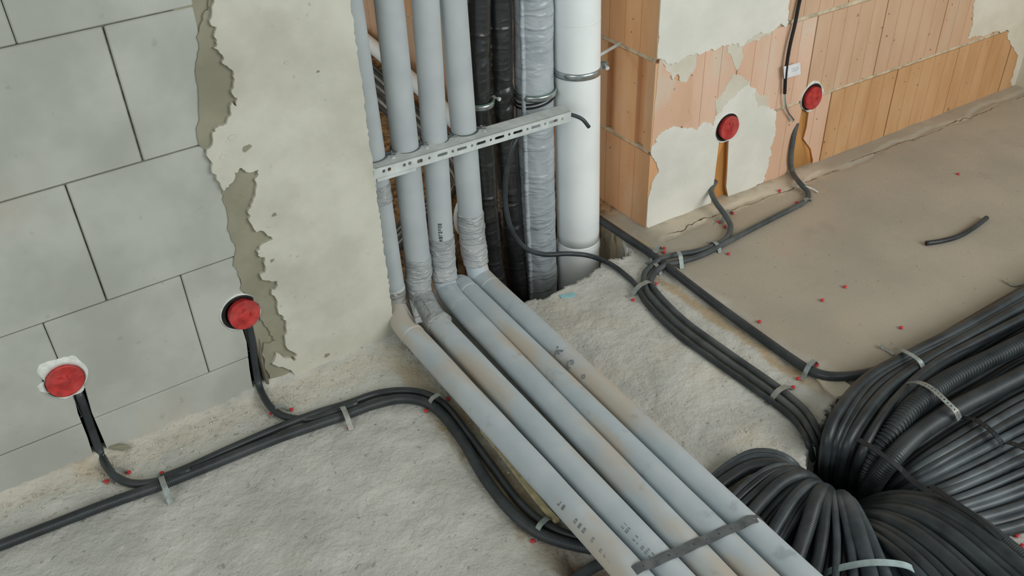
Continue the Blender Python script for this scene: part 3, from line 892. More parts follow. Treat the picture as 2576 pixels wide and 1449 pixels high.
Wp = line3([(1450,0),(1455,640)], 1.745, 1.55, -0.45)
white = thing('drain_pipe', Wp[-1], 'tall white plastic drain pipe standing in the floor opening', 'pipe')
zc = FY(1455, 600, 1.745)[2]; wu = (Wp[1]-Wp[2])/(Wp[1][2]-Wp[2][2])
cW = lambda z: Wp[1]+wu*(z-Wp[1][2])
V, F = sweep([cW(1.55), cW(zc)], 0.0585, 48, 0.03)
link('pipe_barrel', V, F, DRAIN, white, smooth=True)
V, F = sweep([cW(zc+0.004), cW(zc-0.008), cW(zc-0.05), cW(-0.45)], 0.0615, 48, 0.006,
             lambda S, T: 0.0585+0.0014*sst(0, 0.010, S)+0.0016*np.exp(-((S-0.020)/0.008)**2))
link('pipe_socket', V, F, DRAIN, white, smooth=True)
zj = FY(1450, 45, 1.745)[2]
V, F = sweep([cW(zj+0.001), cW(zj-0.001)], 0.0588, 48, 0.001)
link('joint_line', V, F, DRAIN, white, smooth=True)

def ring_clamp(name, c, r, h, label, ang, mat=CHROME, lining=True, rod=None, group=None):
    """split ring with two ears and a bolt; ang = direction of the ears"""
    root = thing(name, c, label, 'clamp', group)
    c = np.asarray(c, float)
    n = 44
    V, F = [], []
    prof = [(r+0.0008, -h/2), (r+0.0035, -h/2), (r+0.0046, -h*0.2), (r+0.0046, h*0.2), (r+0.0035, h/2), (r+0.0008, h/2)]
    for k in range(n):
        t = ang+0.10+(2*math.pi-0.20)*k/(n-1)
        for (q, z) in prof: V.append(c+np.array([math.cos(t)*q, math.sin(t)*q, z]))
    m = len(prof)
    for k in range(n-1):
        for j in range(m): F.append([k*m+j, (k+1)*m+j, (k+1)*m+(j+1) % m, k*m+(j+1) % m])
    F.append(list(range(m))); F.append([(n-1)*m+j for j in range(m)][::-1])
    o = link('band', V, F, mat, root, smooth=True); fix_normals(o)
    if lining:
        V, F = sweep([c+np.array([0, 0, -h*0.62]), c+np.array([0, 0, h*0.62])], r+0.0009, 44, 0.05, caps=False)
        link('rubber_lining', V, F, RUBBER, root, smooth=True)
    dr = np.array([math.cos(ang), math.sin(ang), 0]); tn = np.array([-dr[1], dr[0], 0])
    for s in (-1, 1):
        p = c+dr*(r+0.011)+tn*s*0.0055
        V = []
        for a in (-0.010, 0.010):
            for b in (-0.0013, 0.0013):
                for z in (-h/2, h/2): V.append(p+dr*a+tn*b+np.array([0, 0, z]))
        F = [[0,1,3,2],[4,6,7,5],[0,4,5,1],[2,3,7,6],[0,2,6,4],[1,5,7,3]]
        o = link('ear', V, F, mat, root); bevel_obj(o, 0.0006)
    p = c+dr*(r+0.014)
    V, F = sweep([p-tn*0.020, p+tn*0.016], 0.0024, 10, 0.004)
    bt = link('bolt', V, F, STEEL, root, smooth=True)
    V, F = sweep([p-tn*0.022, p-tn*0.017], 0.0052, 6, 0.01)
    link('bolt_head', V, F, STEEL, bt)
    if rod is not None:
        V, F = sweep([c+dr*0+(np.asarray(rod)-c)/np.linalg.norm(np.asarray(rod)-c)*(r+0.003), np.asarray(rod)], 0.0042, 10, 0.0015,
                     lambda S, T: 0.0042+0.0004*np.sin(2*np.pi*S/0.003))
        link('threaded_rod', V, F, STEEL, root, smooth=True)
    return root
zc = FY(1450, 172, 1.745)[2]
cc = cW(zc)
rod_end = FX(1562, 108, 1.484)
ring_clamp('pipe_clamp', cc, 0.0585, 0.017, 'zinc clamp with threaded rod around the white drain pipe', math.radians(-22), rod=rod_end, lining=False)

# ------------------------------------------------------------------ slotted rail across the risers
YR = 1.634
ra = FY(944, 424, YR); rb = FY(1437, 279, YR)
ra[0] = 0.703
rdir = (rb-ra)/np.linalg.norm(rb-ra); rup = np.cross(np.array([0, -1.0, 0]), rdir)*-1
if rup[2] < 0: rup = -rup
rlen = np.linalg.norm(rb-ra); RH = 0.0265; RDp = 0.042
rail = thing('mounting_rail', ra, 'slotted galvanised steel rail spanning the grey risers and silver duct', 'rail')
def rp(s, y, z): return ra+rdir*s+np.array([0, y, 0])+rup*z
def rbox(s0, s1, y0, y1, z0, z1):
    V = [rp(s, y, z) for z in (z0, z1) for (s, y) in ((s0, y0), (s1, y0), (s1, y1), (s0, y1))]
    return V, [(0,3,2,1),(4,5,6,7),(0,1,5,4),(1,2,6,5),(2,3,7,6),(3,0,4,7)]
# slotted face
v, f = rbox(0, rlen, 0, 0.0022, -RH, 0)
face = link('slotted_face', v, f, STEEL, rail); fix_normals(face)
def slot_shape(s0, s1, z0, z1):
    if s1-s0 < (z1-z0)*1.3:
        cx, cz, rr = (s0+s1)/2, (z0+z1)/2, (z1-z0)/2
        return [(cx+rr*math.cos(t), cz+rr*math.sin(t)) for t in np.linspace(0, 2*math.pi, 10, endpoint=False)]
    e = (z1-z0)*0.25
    return [(s0+e, z0), (s1-e, z0), (s1, z0+e), (s1, z1-e), (s1-e, z1), (s0+e, z1), (s0, z1-e), (s0, z0+e)]
cv = []
s = 0.155
shapes = [(0.018, 0.027, -0.016, -0.008), (0.032, 0.040, -0.016, -0.007), (0.068, 0.077, -0.016, -0.008), (0.082, 0.090, -0.016, -0.007), (0.104, 0.118, -0.018, -0.009), (0.131, 0.138, -0.0165, -0.0095)]
while s < rlen-0.02:
    shapes.append((s, s+0.026, -0.017, -0.010)); shapes.append((s+0.036, s+0.043, -0.017, -0.010)); s += 0.0505
for sh in shapes:
    P = slot_shape(*sh)
    v, f = prism(P, lambda p: rp(p[0], -0.004, p[1]), lambda p: rp(p[0], 0.008, p[1]))
    cv.append((v, f))
v, f = join(cv)
cu = link('cutter', v, f, STEEL); fix_normals(cu)
cut(face, [cu]); bpy.data.objects.remove(cu)
v, f = rbox(0, rlen, 0, RDp, -0.0022, 0.0)
o = link('top_flange', v, f, STEEL, rail); fix_normals(o)
v, f = rbox(0, rlen, RDp-0.0022, RDp, -RH, 0)
o = link('rear_flange', v, f, STEEL, rail); fix_normals(o)
v, f = rbox(-0.004, 0.0, -0.004, RDp+0.006, -RH-0.010, 0.003)
o = link('wall_plate', v, f, STEEL, rail); fix_normals(o)
v, f = rbox(0.004, 0.098, -0.003, -0.0002, -RH-0.0052, -RH+0.002)
o = link('rail_joiner', v, f, STEEL, rail); fix_normals(o)
# clamps holding the pipes to the rail
def on_line(A, B, z): return A+(B-A)*((z-A[2])/(B[2]-A[2]))
cl_names = {0: 'small pipe clamp on the riser against the pier, at the rail', 1: 'small pipe clamp on the second riser from the pier, at the rail', 2: 'small pipe clamp on the printed riser, at the rail', 4: 'small pipe clamp with green lining on the rightmost grey riser'}
for i in (0, 1, 2, 4):
    A, B = RT[i]
    s_ = (A[0]-ra[0])/rdir[0]
    c = on_line(A, B, (ra+rdir*s_)[2]-0.003)
    ring_clamp('riser_clamp', c, 0.0300*([.98, 1.04, 1, 1, 1.02][i]), 0.009, cl_names[i], math.radians(-20), STEELD, i == 4, group='pipe clamps on the rail')
for P, lab, rr in ((B1, 'curved zinc clamp around the left black wrapped tube', 0.032), (D_, 'zinc clamp with green lining around the silver duct', 0.051)):
    s_ = (P[1][0]-ra[0])/rdir[0]
    c = on_line(P[1], P[2], (ra+rdir*s_)[2]+(0.012 if rr < 0.04 else 0.004))
    ring_clamp('duct_clamp', c, rr, 0.014, lab, math.radians(10 if rr < .04 else 18), CHROME, True, group='large clamps on the rail')
# stub of cable sticking out of the rail end
st = [rp(rlen-0.04, 0.015, -0.010), rp(rlen-0.005, 0.012, -0.011)]
e1 = FY(1462, 298, 1.625); e2 = FY(1482, 320, 1.615)
V, F = sweep(st+[e1, e2], 0.0048, 12, 0.006)
tag(link('cable_stub', V, F, CBL, smooth=True), 'short black cable stub poking out of the rail end', 'cable')
# thin red cable between the black tube and the duct
V, F = sweep([FY(1283,-160,1.80), FY(1282,0,1.80), FY(1279,40,1.80), FY(1284,120,1.80), FY(1288,250,1.80), FY(1300,420,1.80)], 0.0035, 8, 0.01)
tag(link('red_cable', V, F, REDC, smooth=True), 'thin red cable hanging between black tube and silver duct', 'cable')

# ------------------------------------------------------------------ flush boxes with red covers
def flush_box(c, right, inward, label, seed, shift=(0, 0), lidr=0.0345, smear=0.0, ringr=0.0395, fill=0.010):
    c = np.asarray(c, float); right = np.asarray(right, float); inw = np.asarray(inward, float); up = np.array([0, 0, 1.0])
    rg = np.random.default_rng(seed)
    root = thing('flush_box', c, label, 'socket box', 'flush boxes with red covers')
    V, F = [], []
    n = 40
    prof = [(0.0330, 0.042), (0.0330, -0.002), (0.0385, -0.003), (ringr, -0.0015), (ringr, 0.042)]
    for k in range(n):
        t = 2*math.pi*k/n; w = 1+0.012*math.sin(t*5+seed)
        for q, d in prof: V.append(c+(right*math.cos(t)+up*math.sin(t))*q*w+inw*d)
    m = len(prof)
    for k in range(n):
        for j in range(m-1): F.append([k*m+j, k*m+j+1, ((k+1) % n)*m+j+1, ((k+1) % n)*m+j])
    o = link('box_ring', V, F, BOXK, root, smooth=True); fix_normals(o)
    # cover, slightly proud and tilted
    V, F = [], []
    lc = c+right*shift[0]+up*shift[1]-inw*0.009
    rings = [(0.0, -0.0012), (0.010, -0.0012), (0.0115, -0.0004), (0.020, -0.0008), (0.030, -0.0006), (0.0322, -0.0016), (lidr-0.0008, -0.0014), (lidr, 0.0006), (lidr, 0.012)]
    V.append(lc-inw*0.0012)
    for (q, d) in rings[1:]:
        for k in range(n):
            t = 2*math.pi*k/n
            V.append(lc+(right*math.cos(t)+up*math.sin(t))*q*(1+0.004*math.sin(3*t+seed))+inw*(d+0.0018*math.cos(t-0.6)))
    for k in range(n): F.append([0, 1+k, 1+(k+1) % n])
    for j in range(len(rings)-2):
        for k in range(n):
            a = 1+j*n+k; b = 1+j*n+(k+1) % n
            F.append([a, a+n, b+n, b])
    o = link('cover', V, F, RED, root, smooth=True); fix_normals(o)
    # knock-out ribs on the cover
    V, F = [], []
    for k in range(5):
        t = rg.uniform(0, 6.28); r0 = rg.uniform(.006, .016); L = rg.uniform(.008, .015); a2 = rg.uniform(0, 6.28)
        p = lc+(right*math.cos(t)+up*math.sin(t))*r0-inw*0.0016
        dx = right*math.cos(a2)+up*math.sin(a2); dy = np.cross(dx, inw)
        o_ = len(V)
        for (a, b) in ((-L/2, -.0008), (L/2, -.0008), (L/2, .0008), (-L/2, .0008)): V.append(p+dx*a+dy*b)
        for (a, b) in ((-L/2, -.0004), (L/2, -.0004), (L/2, .0004), (-L/2, .0004)): V.append(p+dx*a+dy*b-inw*0.0008)
        F += [[o_+4, o_+5, o_+6, o_+7], [o_, o_+1, o_+5, o_+4], [o_+1, o_+2, o_+6, o_+5], [o_+2, o_+3, o_+7, o_+6], [o_+3, o_, o_+4, o_+7]]
    o = link('cover_scuffs', V, F, RED, root); o['kind'] = 'stuff'
    # white filler smeared around the box
    inner = []; outer = []
    n2 = 48
    for k in range(n2):
        t = 2*math.pi*k/n2
        inner.append(ringr+0.0004)
        outer.append(ringr+0.0008+fill*max(0, 1.6*float(vnoise(np.array(math.cos(t)*1.9+seed), np.array(math.sin(t)*1.9), seed))+0.35*float(vnoise(np.array(math.cos(t)*5+seed), np.array(math.sin(t)*5), seed+3))+0.2)+smear*max(0, math.cos(t-0.5))**2)
    V, F = [], []
    for k in range(n2):
        t = 2*math.pi*k/n2; dd = right*math.cos(t)+up*math.sin(t)
        V += [c+dd*inner[k]+inw*0.012, c+dd*inner[k]-inw*0.0035, c+dd*(inner[k]*.4+outer[k]*.6)-inw*(0.0042), c+dd*outer[k]+inw*0.0005]
    for k in range(n2):
        a = k*4; b = ((k+1) % n2)*4
        for j in range(3): F.append([a+j, a+j+1, b+j+1, b+j])
    o = link('filler', V, F, FILLER, root, smooth=True); fix_normals(o)
    return root
XR = np.array([1.0, 0, 0])
flush_box(BXL[0], XR, (0, 1, 0), 'red covered socket box in the block wall, far left, ringed with white filler', 1, (0.0, 0.002), smear=0.010, ringr=0.0362, fill=0.026, lidr=0.0352)
flush_box(BXL[1], XR, (0, 1, 0), 'red covered socket box at the flaking edge of the plaster pier', 2, (0.005, -0.006), fill=0.004, lidr=0.0340, ringr=0.0415)
flush_box(FR(1827, 320), RS, -RN, 'red covered socket box set in white plaster on the brick wall', 3, (0.006, -0.001), fill=0.006, lidr=0.0335, ringr=0.0405)
flush_box(FR(2040, 243), RS, -RN, 'red covered socket box in bare brick right of the paper tag', 4, (0.004, -0.004), fill=0.010, lidr=0.0335, ringr=0.0400)

# ------------------------------------------------------------------ cables on the floor
def pz(pts, r):
    out = []
    for p in pts:
        if len(p) == 2: p = (p[0], p[1], 0.0)
        if isinstance(p[2], str):
            k, v_ = p[2][0], float(p[2][1:])
            out.append(FY(p[0], p[1], v_) if k == 'y' else FR(p[0], p[1], v_))
        else:
            q = FZ(p[0], p[1], r+p[2])
            if p[2] > -0.02:
                hh = float(floor_h(q[0], q[1])); q = FZ(p[0], p[1], r+p[2]+max(hh, -0.003))
            out.append(q)
    return out
def cable(name, pts, r, mat, label, cat='cable', group=None, corr=None, nseg=12, ds=0.012):
    o = tube(name, pz(pts, r), r, mat, nseg=nseg, ds=ds, corr=corr)
    return tag(o, label, cat, group)

cable('corrugated_conduit', [(-120,1418),(0,1372),(130,1322),(270,1268),(400,1222),(540,1166),(700,1102),(860,1047),(940,1018),(1010,1003),(1070,1012),(1115,1045),(1165,1110),(1215,1195),(1280,1280),(1350,1338),(1430,1368),(1520,1385),(1640,1400)], 0.0115, CND,
      'black corrugated conduit along the foot of the block wall, curving under the pipes', 'conduit', corr=(0.0040, 0.0011), nseg=14)
cable('smooth_cable', [(405,1203,0.006),(470,1178,0.004),(580,1128),(700,1076),(800,1038),(870,1017,0.004),(950,990),(1020,983),(1075,993,.003),(1125,1025),(1180,1095),(1240,1175),(1300,1255),(1360,1310,.003),(1430,1345),(1520,1362),(1640,1375)], 0.0085, CND,
      'smooth dark cable lying beside the corrugated conduit near the block wall')
cable('socket_cable', [(196,985,'y1.641'),(214,1030,'y1.640'),(234,1090,'y1.638'),(255,1145,'y1.628'),(276,1183,0.006),(300,1205,0.002),(340,1217),(400,1210,0.004),(480,1180,0.012)], 0.0085, CND,
      'dark cable dropping from the far left red box to the floor', 'cable')
cable('socket_cable', [(626,812,'y1.639'),(634,860,'y1.637'),(642,920,'y1.635'),(652,970,'y1.626'),(672,1012,0.008),(700,1040,0.003),(740,1053),(790,1053),(830,1040,0.004),(900,1012,0.012)], 0.0080, CND,
      'dark cable dropping from the red box at the pier to the floor', 'cable')
cable('socket_wire', [(648,838,'y1.637'),(656,890,'y1.634'),(664,930,'y1.632'),(674,965,'y1.626')], 0.0035, simple('grey_dust_wire', (118,112,98), 0.8), 'thin dusty wire beside the cable under the pier box', 'wire')
cable('floor_conduit', [(1420,1480,-0.02),(1470,1440,-0.022),(1520,1415,-0.015),(1600,1390,0.0),(1700,1370,0.0)], 0.0105, CNDG, 'dusty conduit end emerging under the pipes at the bottom edge', 'conduit')
# black conduit along the edge of the tan floor
cable('floor_conduit', [(1330,425,0.01),(1395,480,0.01),(1450,515,0.004),(1510,553),(1580,600),(1640,640),(1700,688),(1800,765),(1900,838),(1990,902),(2040,933),(2090,947),(2160,943),(2240,920),(2340,866),(2460,796),(2576,728),(2700,655)], 0.0112, CND,
      'thick black conduit running from behind the white pipe along the tan floor', 'conduit')
def run3(o_):
    """the three cables share this run down to the pit, side by side"""
    c = [(1630,738),(1668,782),(1720,830),(1780,874),(1845,920),(1910,965),(1970,1009),(2018,1053),(2046,1105,0.0),(2062,1165,-0.10),(2084,1212,-0.22)]
    return [(p[0]+0.58*o_, p[1]-0.81*o_)+tuple(p[2:]) for p in c]
# two cables from the boxes on the brick wall
cable('socket_cable', [(1800,455,'r-0.008'),(1789,480,'r0.008'),(1800,508,0.030),(1816,530,0.020),(1831,552,0.010),(1838,572,0.003),(1828,598,.002),(1798,617),(1750,633),(1700,641,0.002),(1665,650,0.010),(1640,668,0.004),(1620,694)]+run3(0), 0.0076, CNDG,
      'grey cable from the red box in white plaster to the cable pit')
cable('socket_cable', [(2004,310,'r-0.006'),(1996,345,'r0.004'),(1990,395,'r0.008'),(1993,432,'r0.014'),(2012,460,0.014),(2030,480,0.004),(2033,496,.001),(2015,513),(1950,546),(1880,582),(1820,614,0.002),(1770,640),(1715,658,0.003),(1676,666,0.010),(1650,684,0.004),(1638,705)]+run3(20), 0.0076, CNDG,
      'grey cable from the red box in bare brick to the cable pit')
cable('loop_cable', [(1316,330,'y1.69'),(1296,352,'y1.672'),(1280,400,'y1.668'),(1271,460,'y1.668'),(1273,525,'y1.664'),(1290,585,'y1.660'),(1322,624,'y1.652'),(1370,640,'y1.645'),(1430,638,'y1.632'),(1485,644,'y1.612'),(1535,664,0.004),(1575,693),(1602,720)]+run3(-19), 0.0066, CBL,
      'thin black cable looping down from the rail across the floor')
# hanging cable with paper tag on the brick wall
hp = [FR(*p, o_) for p, o_ in (((2040,-110), .010), ((2012,0), .010), ((2000,60), .012), ((1986,120), .014), ((1977,180), .014), ((1974,235), .012))]
hang = thing('hanging_cable', hp[-1], 'thin black cable with a white paper tag hanging on the brick wall', 'cable')
V, F = sweep(hp, 0.0048, 10, 0.008); link('sheath', V, F, BOXK, hang, smooth=True)
for k, (mt, dx) in enumerate(((WIREW, 0), (WIREB, 4), (simple('grey_core_wire', (110,116,120), .5), 2))):
    Q = [FR(1974, 230, .012), FR(1974+dx*.4, 258, .012), FR(1980+dx*.5, 280, .010+.001*k), FR(1995+dx*.6, 306-dx, .010)]
    V, F = sweep(Q, 0.0016, 8, 0.004); link('core_wire', V, F, mt, hang, smooth=True)
tq = [FR(*p, .022 if k in (1, 2) else .016) for k, p in enumerate(((1971,168),(2013,157),(2014,187),(1973,198)))]
V = tq+[q-RN*0.0006 for q in tq]
tg = link('paper_tag', V, [[0,1,2,3],[7,6,5,4],[0,4,5,1],[1,5,6,2],[2,6,7,3],[3,7,4,0]], PAPER, hang); fix_normals(tg)
V, F = [], []
for (v0, u0, u1) in ((0.34, .45, .92), (0.46, .52, .92), (0.58, .45, .85), (0.82, .12, .30)):
    for (ua, ub) in ((u0, u1),):
        o_ = len(V)
        for (uu, vv) in ((ua, v0), (ub, v0-.02), (ub, v0+.005), (ua, v0+.025)):
            a = tq[0]*(1-uu)+tq[1]*uu; b = tq[3]*(1-uu)+tq[2]*uu
            V.append(a*(1-vv)+b*vv+RN*0.0006)
        F.append([o_, o_+1, o_+2, o_+3])
o = link('printed_text', V, F, INKL, tg); o['kind'] = 'stuff'

# ------------------------------------------------------------------ cable pit: bundles
ORD = ['first', 'second', 'third', 'fourth', 'fifth', 'sixth', 'seventh', 'eighth', 'ninth', 'tenth', 'eleventh', 'twelfth', 'thirteenth', 'fourteenth', 'fifteenth', 'sixteenth', 'seventeenth', 'eighteenth', 'nineteenth', 'twentieth', 'twenty-first', 'twenty-second', 'twenty-third', 'twenty-fourth']
def fan(n, gu, gl, r, name, label, cat, group, mats, jit=0.006, zj=0.012, seed=0, corr_idx=(), labels=None, radii=None):
    """n cables spread between two guide paths; '{}' in the label takes the ordinal"""
    rg = np.random.default_rng(seed)
    for i in range(n):
        t = min(max((i+rg.uniform(-.22, .22))/max(1, n-1), 0), 1)
        rr = r[0]+(r[1]-r[0])*rg.random()
        if radii: rr = radii[i % len(radii)]
        dz = rg.uniform(0, zj)
        ph = rg.uniform(0, 6.28); am = jit*600*0.5
        pts = []
        for k, (a, b) in enumerate(zip(gu, gl)):
            j = am*math.sin(ph+k*1.3)+am*0.4*rg.normal()
            pts.append((a[0]*(1-t)+b[0]*t+j*0.5, a[1]*(1-t)+b[1]*t+j*0.5, a[2]*(1-t)+b[2]*t+dz*(1 if a[2] > -0.02 else 0.3)))
        P = pz(pts, rr)
        lab = labels[i] if labels and i in labels else label.format(ORD[i]) if '{}' in label else label
        if i in corr_idx: o = tube('corrugated_conduit', P, rr, CND, corr=(0.0040, 0.0011), nseg=14)
        else: o = tube(name, P, rr, mats[int(rg.integers(len(mats)))], nseg=12, ds=0.010)
        tag(o, lab, 'conduit' if i in corr_idx else cat, group)
# dark cables filling the trough between the curling cables and the thin bundle
fan(9, [(2720,720,.0),(2560,800,.0),(2450,868,.0),(2350,925,.0),(2270,1000,.0),(2210,1085,-.02),(2170,1170,-.10),(2150,1270,-.32)],
    [(2720,915,.0),(2560,985,.0),(2460,1045,.0),(2370,1100,.0),(2290,1155,-.01),(2230,1205,-.06),(2190,1255,-.14),(2160,1300,-.34)],
    (0.0095, 0.0125), 'trough_conduit', 'dark conduit lying beneath the ribbed hose, half hidden', 'conduit', 'conduits beneath the ribbed hose', [CND, CBL], seed=31, zj=0.003, jit=0.003)
# cables curling over the pit rim from the upper right
fan(6, [(2720,655,.02),(2450,812,.02),(2300,888,.02),(2180,950,.03),(2105,1040,.045),(2075,1130,0.0),(2080,1220,-.15),(2120,1290,-.36)],
    [(2720,722,.02),(2450,862,.02),(2350,918,.02),(2270,990,.03),(2205,1070,.035),(2158,1150,-.01),(2140,1240,-.15),(2150,1300,-.36)],
    (0.0085, 0.0125), 'curling_cable', '{} dark cable from the outside, curling over the pit rim at the conduit bend', 'cable', 'cables curling into the pit from the upper right', [CBL, CND], seed=3, zj=0.014, jit=0.014, radii=[.012, .008, .0085, .0115, .008, .010])
cable('smooth_conduit', [(2720,738,.01),(2560,806,.012),(2450,868,.016),(2340,938,.020),(2262,1005,.032),(2205,1080,.022),(2170,1160,-.05),(2152,1260,-.25)], 0.0145, CND, 'smooth black conduit above the coarse ribbed hose', 'conduit')
cable('ribbed_conduit', [(2720,790,.01),(2560,862,.012),(2450,908,.020),(2360,955,.026),(2282,1015,.036),(2222,1080,.024),(2175,1160,-.03),(2152,1260,-.22)], 0.0115, CND, 'finely ribbed black conduit tucked above the coarse ribbed hose', 'conduit', corr=(0.0042, 0.0014), nseg=14)
cable('ribbed_hose', [(2720,788,.03),(2560,868,.036),(2460,918,.038),(2380,962,.040),(2302,1022,.046),(2240,1090,.032),(2185,1165,-.03),(2160,1260,-.2)], 0.0205, CND, 'coarse ribbed black hose leading into the cable pit', 'conduit', corr=(0.0086, 0.0050), nseg=20)
cable('ribbed_conduit', [(2720,865,.01),(2560,948,.020),(2470,994,.026),(2390,1036,.030),(2312,1088,.036),(2250,1148,.018),(2198,1215,-.05),(2165,1290,-.22)], 0.0198, CND, 'broad finely ribbed conduit below the coarse ribbed hose', 'conduit', corr=(0.0044, 0.0010), nseg=16)
# many thin cables coming in from the right
fan(13, [(2720,925,.012),(2570,998,.014),(2450,1070,.022),(2340,1140,.022),(2265,1195,-.02),(2205,1250,-.14),(2160,1290,-.34)],
    [(2740,1262,.006),(2590,1314,.008),(2500,1338,.01),(2420,1345,.005),(2340,1335,-.03),(2260,1320,-.14),(2190,1310,-.34)],
    (0.0080, 0.0100), 'thin_cable', '{} thin dusty grey cable from the top in the wide bundle at the right edge', 'cable', 'thin cables entering the pit from the right', [CBL2, CBL2, CBL2, CBL], seed=5, zj=0.016, jit=0.005)
fan(13, [(2720,945,.0),(2570,1012,.0),(2450,1084,.004),(2340,1152,.006),(2265,1205,-.03),(2205,1260,-.15),(2160,1300,-.36)],
    [(2740,1280,.0),(2590,1326,.0),(2500,1345,.0),(2420,1350,.0),(2340,1340,-.04),(2260,1325,-.15),(2190,1315,-.36)],
    (0.0088, 0.0100), 'thin_cable', 'thin dark cable in the lower layer of the wide bundle at the right edge', 'cable', 'lower layer of the wide right bundle', [CBL2, CBL], seed=15, zj=0.004, jit=0.004)
# cables swinging out of the pit to the lower right
fan(9, [(2090,1340,-.34),(2150,1285,-.12),(2240,1250,.0),(2350,1260,.040),(2450,1308,.05),(2570,1400,.045),(2700,1510,.04)],
    [(2110,1345,-.34),(2130,1335,-.12),(2168,1335,.0),(2225,1368,.035),(2290,1425,.045),(2350,1490,.04),(2420,1570,.04)],
    (0.0120, 0.0165), 'arching_cable', '{} black cable from the outside, of those arching to the lower right corner', 'cable', 'cables arching to the lower right', [CBL, CND], seed=8, zj=0.012, jit=0.013, corr_idx=(0,), labels={0: 'outermost corrugated conduit arching out of the pit to the lower right'}, radii=[.0135, .0155, .012, .0145, .0095, .016, .0105, .0135, .010])
fan(9, [(2110,1345,-.34),(2160,1300,-.14),(2250,1275,-.02),(2350,1295,.012),(2440,1345,.015),(2540,1430,.015),(2660,1540,.015)],
    [(2115,1350,-.34),(2135,1345,-.14),(2170,1350,-.02),(2225,1390,.010),(2290,1450,.015),(2340,1510,.015),(2400,1570,.015)],
    (0.0110, 0.0140), 'arching_cable', 'black cable in the lower layer arching out of the pit to the lower right', 'cable', 'lower layer of cables arching to the lower right', [CBL], seed=28, zj=0.004, jit=0.006)
# cables dropping over the near rim
fan(6, [(2095,1290,-.34),(2088,1245,-.10),(2068,1232,.02),(2052,1262,.05),(2034,1320,.045),(2010,1390,.03),(1975,1480,.02)],
    [(2110,1300,-.34),(2112,1255,-.08),(2140,1262,.03),(2178,1325,.055),(2212,1400,.05),(2242,1480,.045),(2272,1570,.04)],
    (0.0085, 0.0125), 'rim_cable', '{} dark cable from the left, of those bending over the near rim of the pit', 'cable', 'cables bending over the near rim', [CBL, CBL2], seed=11, zj=0.014, jit=0.011, corr_idx=(0,), labels={0: 'corrugated conduit bending over the near rim beside the grey pipes'}, radii=[.0145, .0115, .007, .008, .0145, .011])
fan(7, [(2098,1295,-.34),(2095,1255,-.12),(2080,1245,.0),(2062,1280,.02),(2045,1340,.02),(2025,1400,.012),(1995,1480,.01)],
    [(2112,1305,-.34),(2118,1268,-.12),(2150,1290,.0),(2195,1350,.02),(2235,1420,.02),(2270,1490,.015),(2310,1570,.012)],
    (0.0085, 0.0115), 'rim_cable', 'dark cable in the lower layer at the near rim of the pit', 'cable', 'lower layer at the near rim', [CBL, CBL2], seed=41, zj=0.004, jit=0.005)
# cables going left under the grey pipes
fan(12, [(2085,1250,-.34),(2050,1215,-.08),(2000,1178,.02),(1945,1178,.04),(1880,1215,.03),(1810,1275,.015),(1720,1345,.006),(1600,1420,.004)],
    [(2095,1265,-.34),(2078,1232,-.06),(2055,1228,.03),(2015,1275,.045),(1978,1345,.03),(1938,1420,.015),(1892,1490,.006),(1840,1560,.004)],
    (0.0066, 0.0095), 'fanned_cable', '{} dusty cable from the top, of those fanning left from the pit under the pipes', 'cable', 'cables fanning left under the pipes', [CBL2, CBL2, CBL], seed=21, zj=0.018, jit=0.015, corr_idx=(4,), labels={4: 'corrugated conduit among the cables fanning left under the pipes'}, radii=[.0065, .007, .009, .0075, .0125, .0075, .0085, .007, .009, .0085, .0075, .009])
fan(8, [(2085,1255,-.34),(2055,1225,-.10),(2010,1195,.0),(1955,1195,.012),(1890,1230,.010),(1815,1290,.004),(1725,1360,.002),(1605,1430,.0)],
    [(2095,1270,-.34),(2080,1242,-.10),(2060,1245,.0),(2025,1295,.015),(1988,1360,.010),(1948,1430,.004),(1902,1495,.002),(1850,1560,.0)],
    (0.0066, 0.0090), 'fanned_cable', 'dusty cable in the lower layer fanning left from the pit', 'cable', 'lower layer fanning left', [CBL], seed=51, zj=0.003, jit=0.006)
for k, (dy, r_, lab) in enumerate(((4, .0068, 'uppermost thin cable arching left over the concrete rim of the pit'), (16, .0068, 'second thin cable arching left over the concrete rim of the pit'))):
    cable('arched_cable', [(2040,1230,-.25),(2020,1192+dy,-.04),(1990,1155+dy,.03),(1945,1134+dy,.035),(1890,1134+dy,.03),(1835,1162+dy,.015),(1780,1205+dy,.004),(1680,1275+dy,.002)], r_, CBL2, lab)
cable('arched_conduit', [(2050,1240,-.25),(2020,1210,-.03),(1985,1182,.025),(1940,1168,.03),(1885,1176,.02),(1830,1208,.010),(1780,1246,.002),(1690,1315,.0)], 0.0135, CND, 'thick conduit arching left over the concrete rim of the pit', 'conduit', corr=(0.0046, 0.0006), nseg=14)

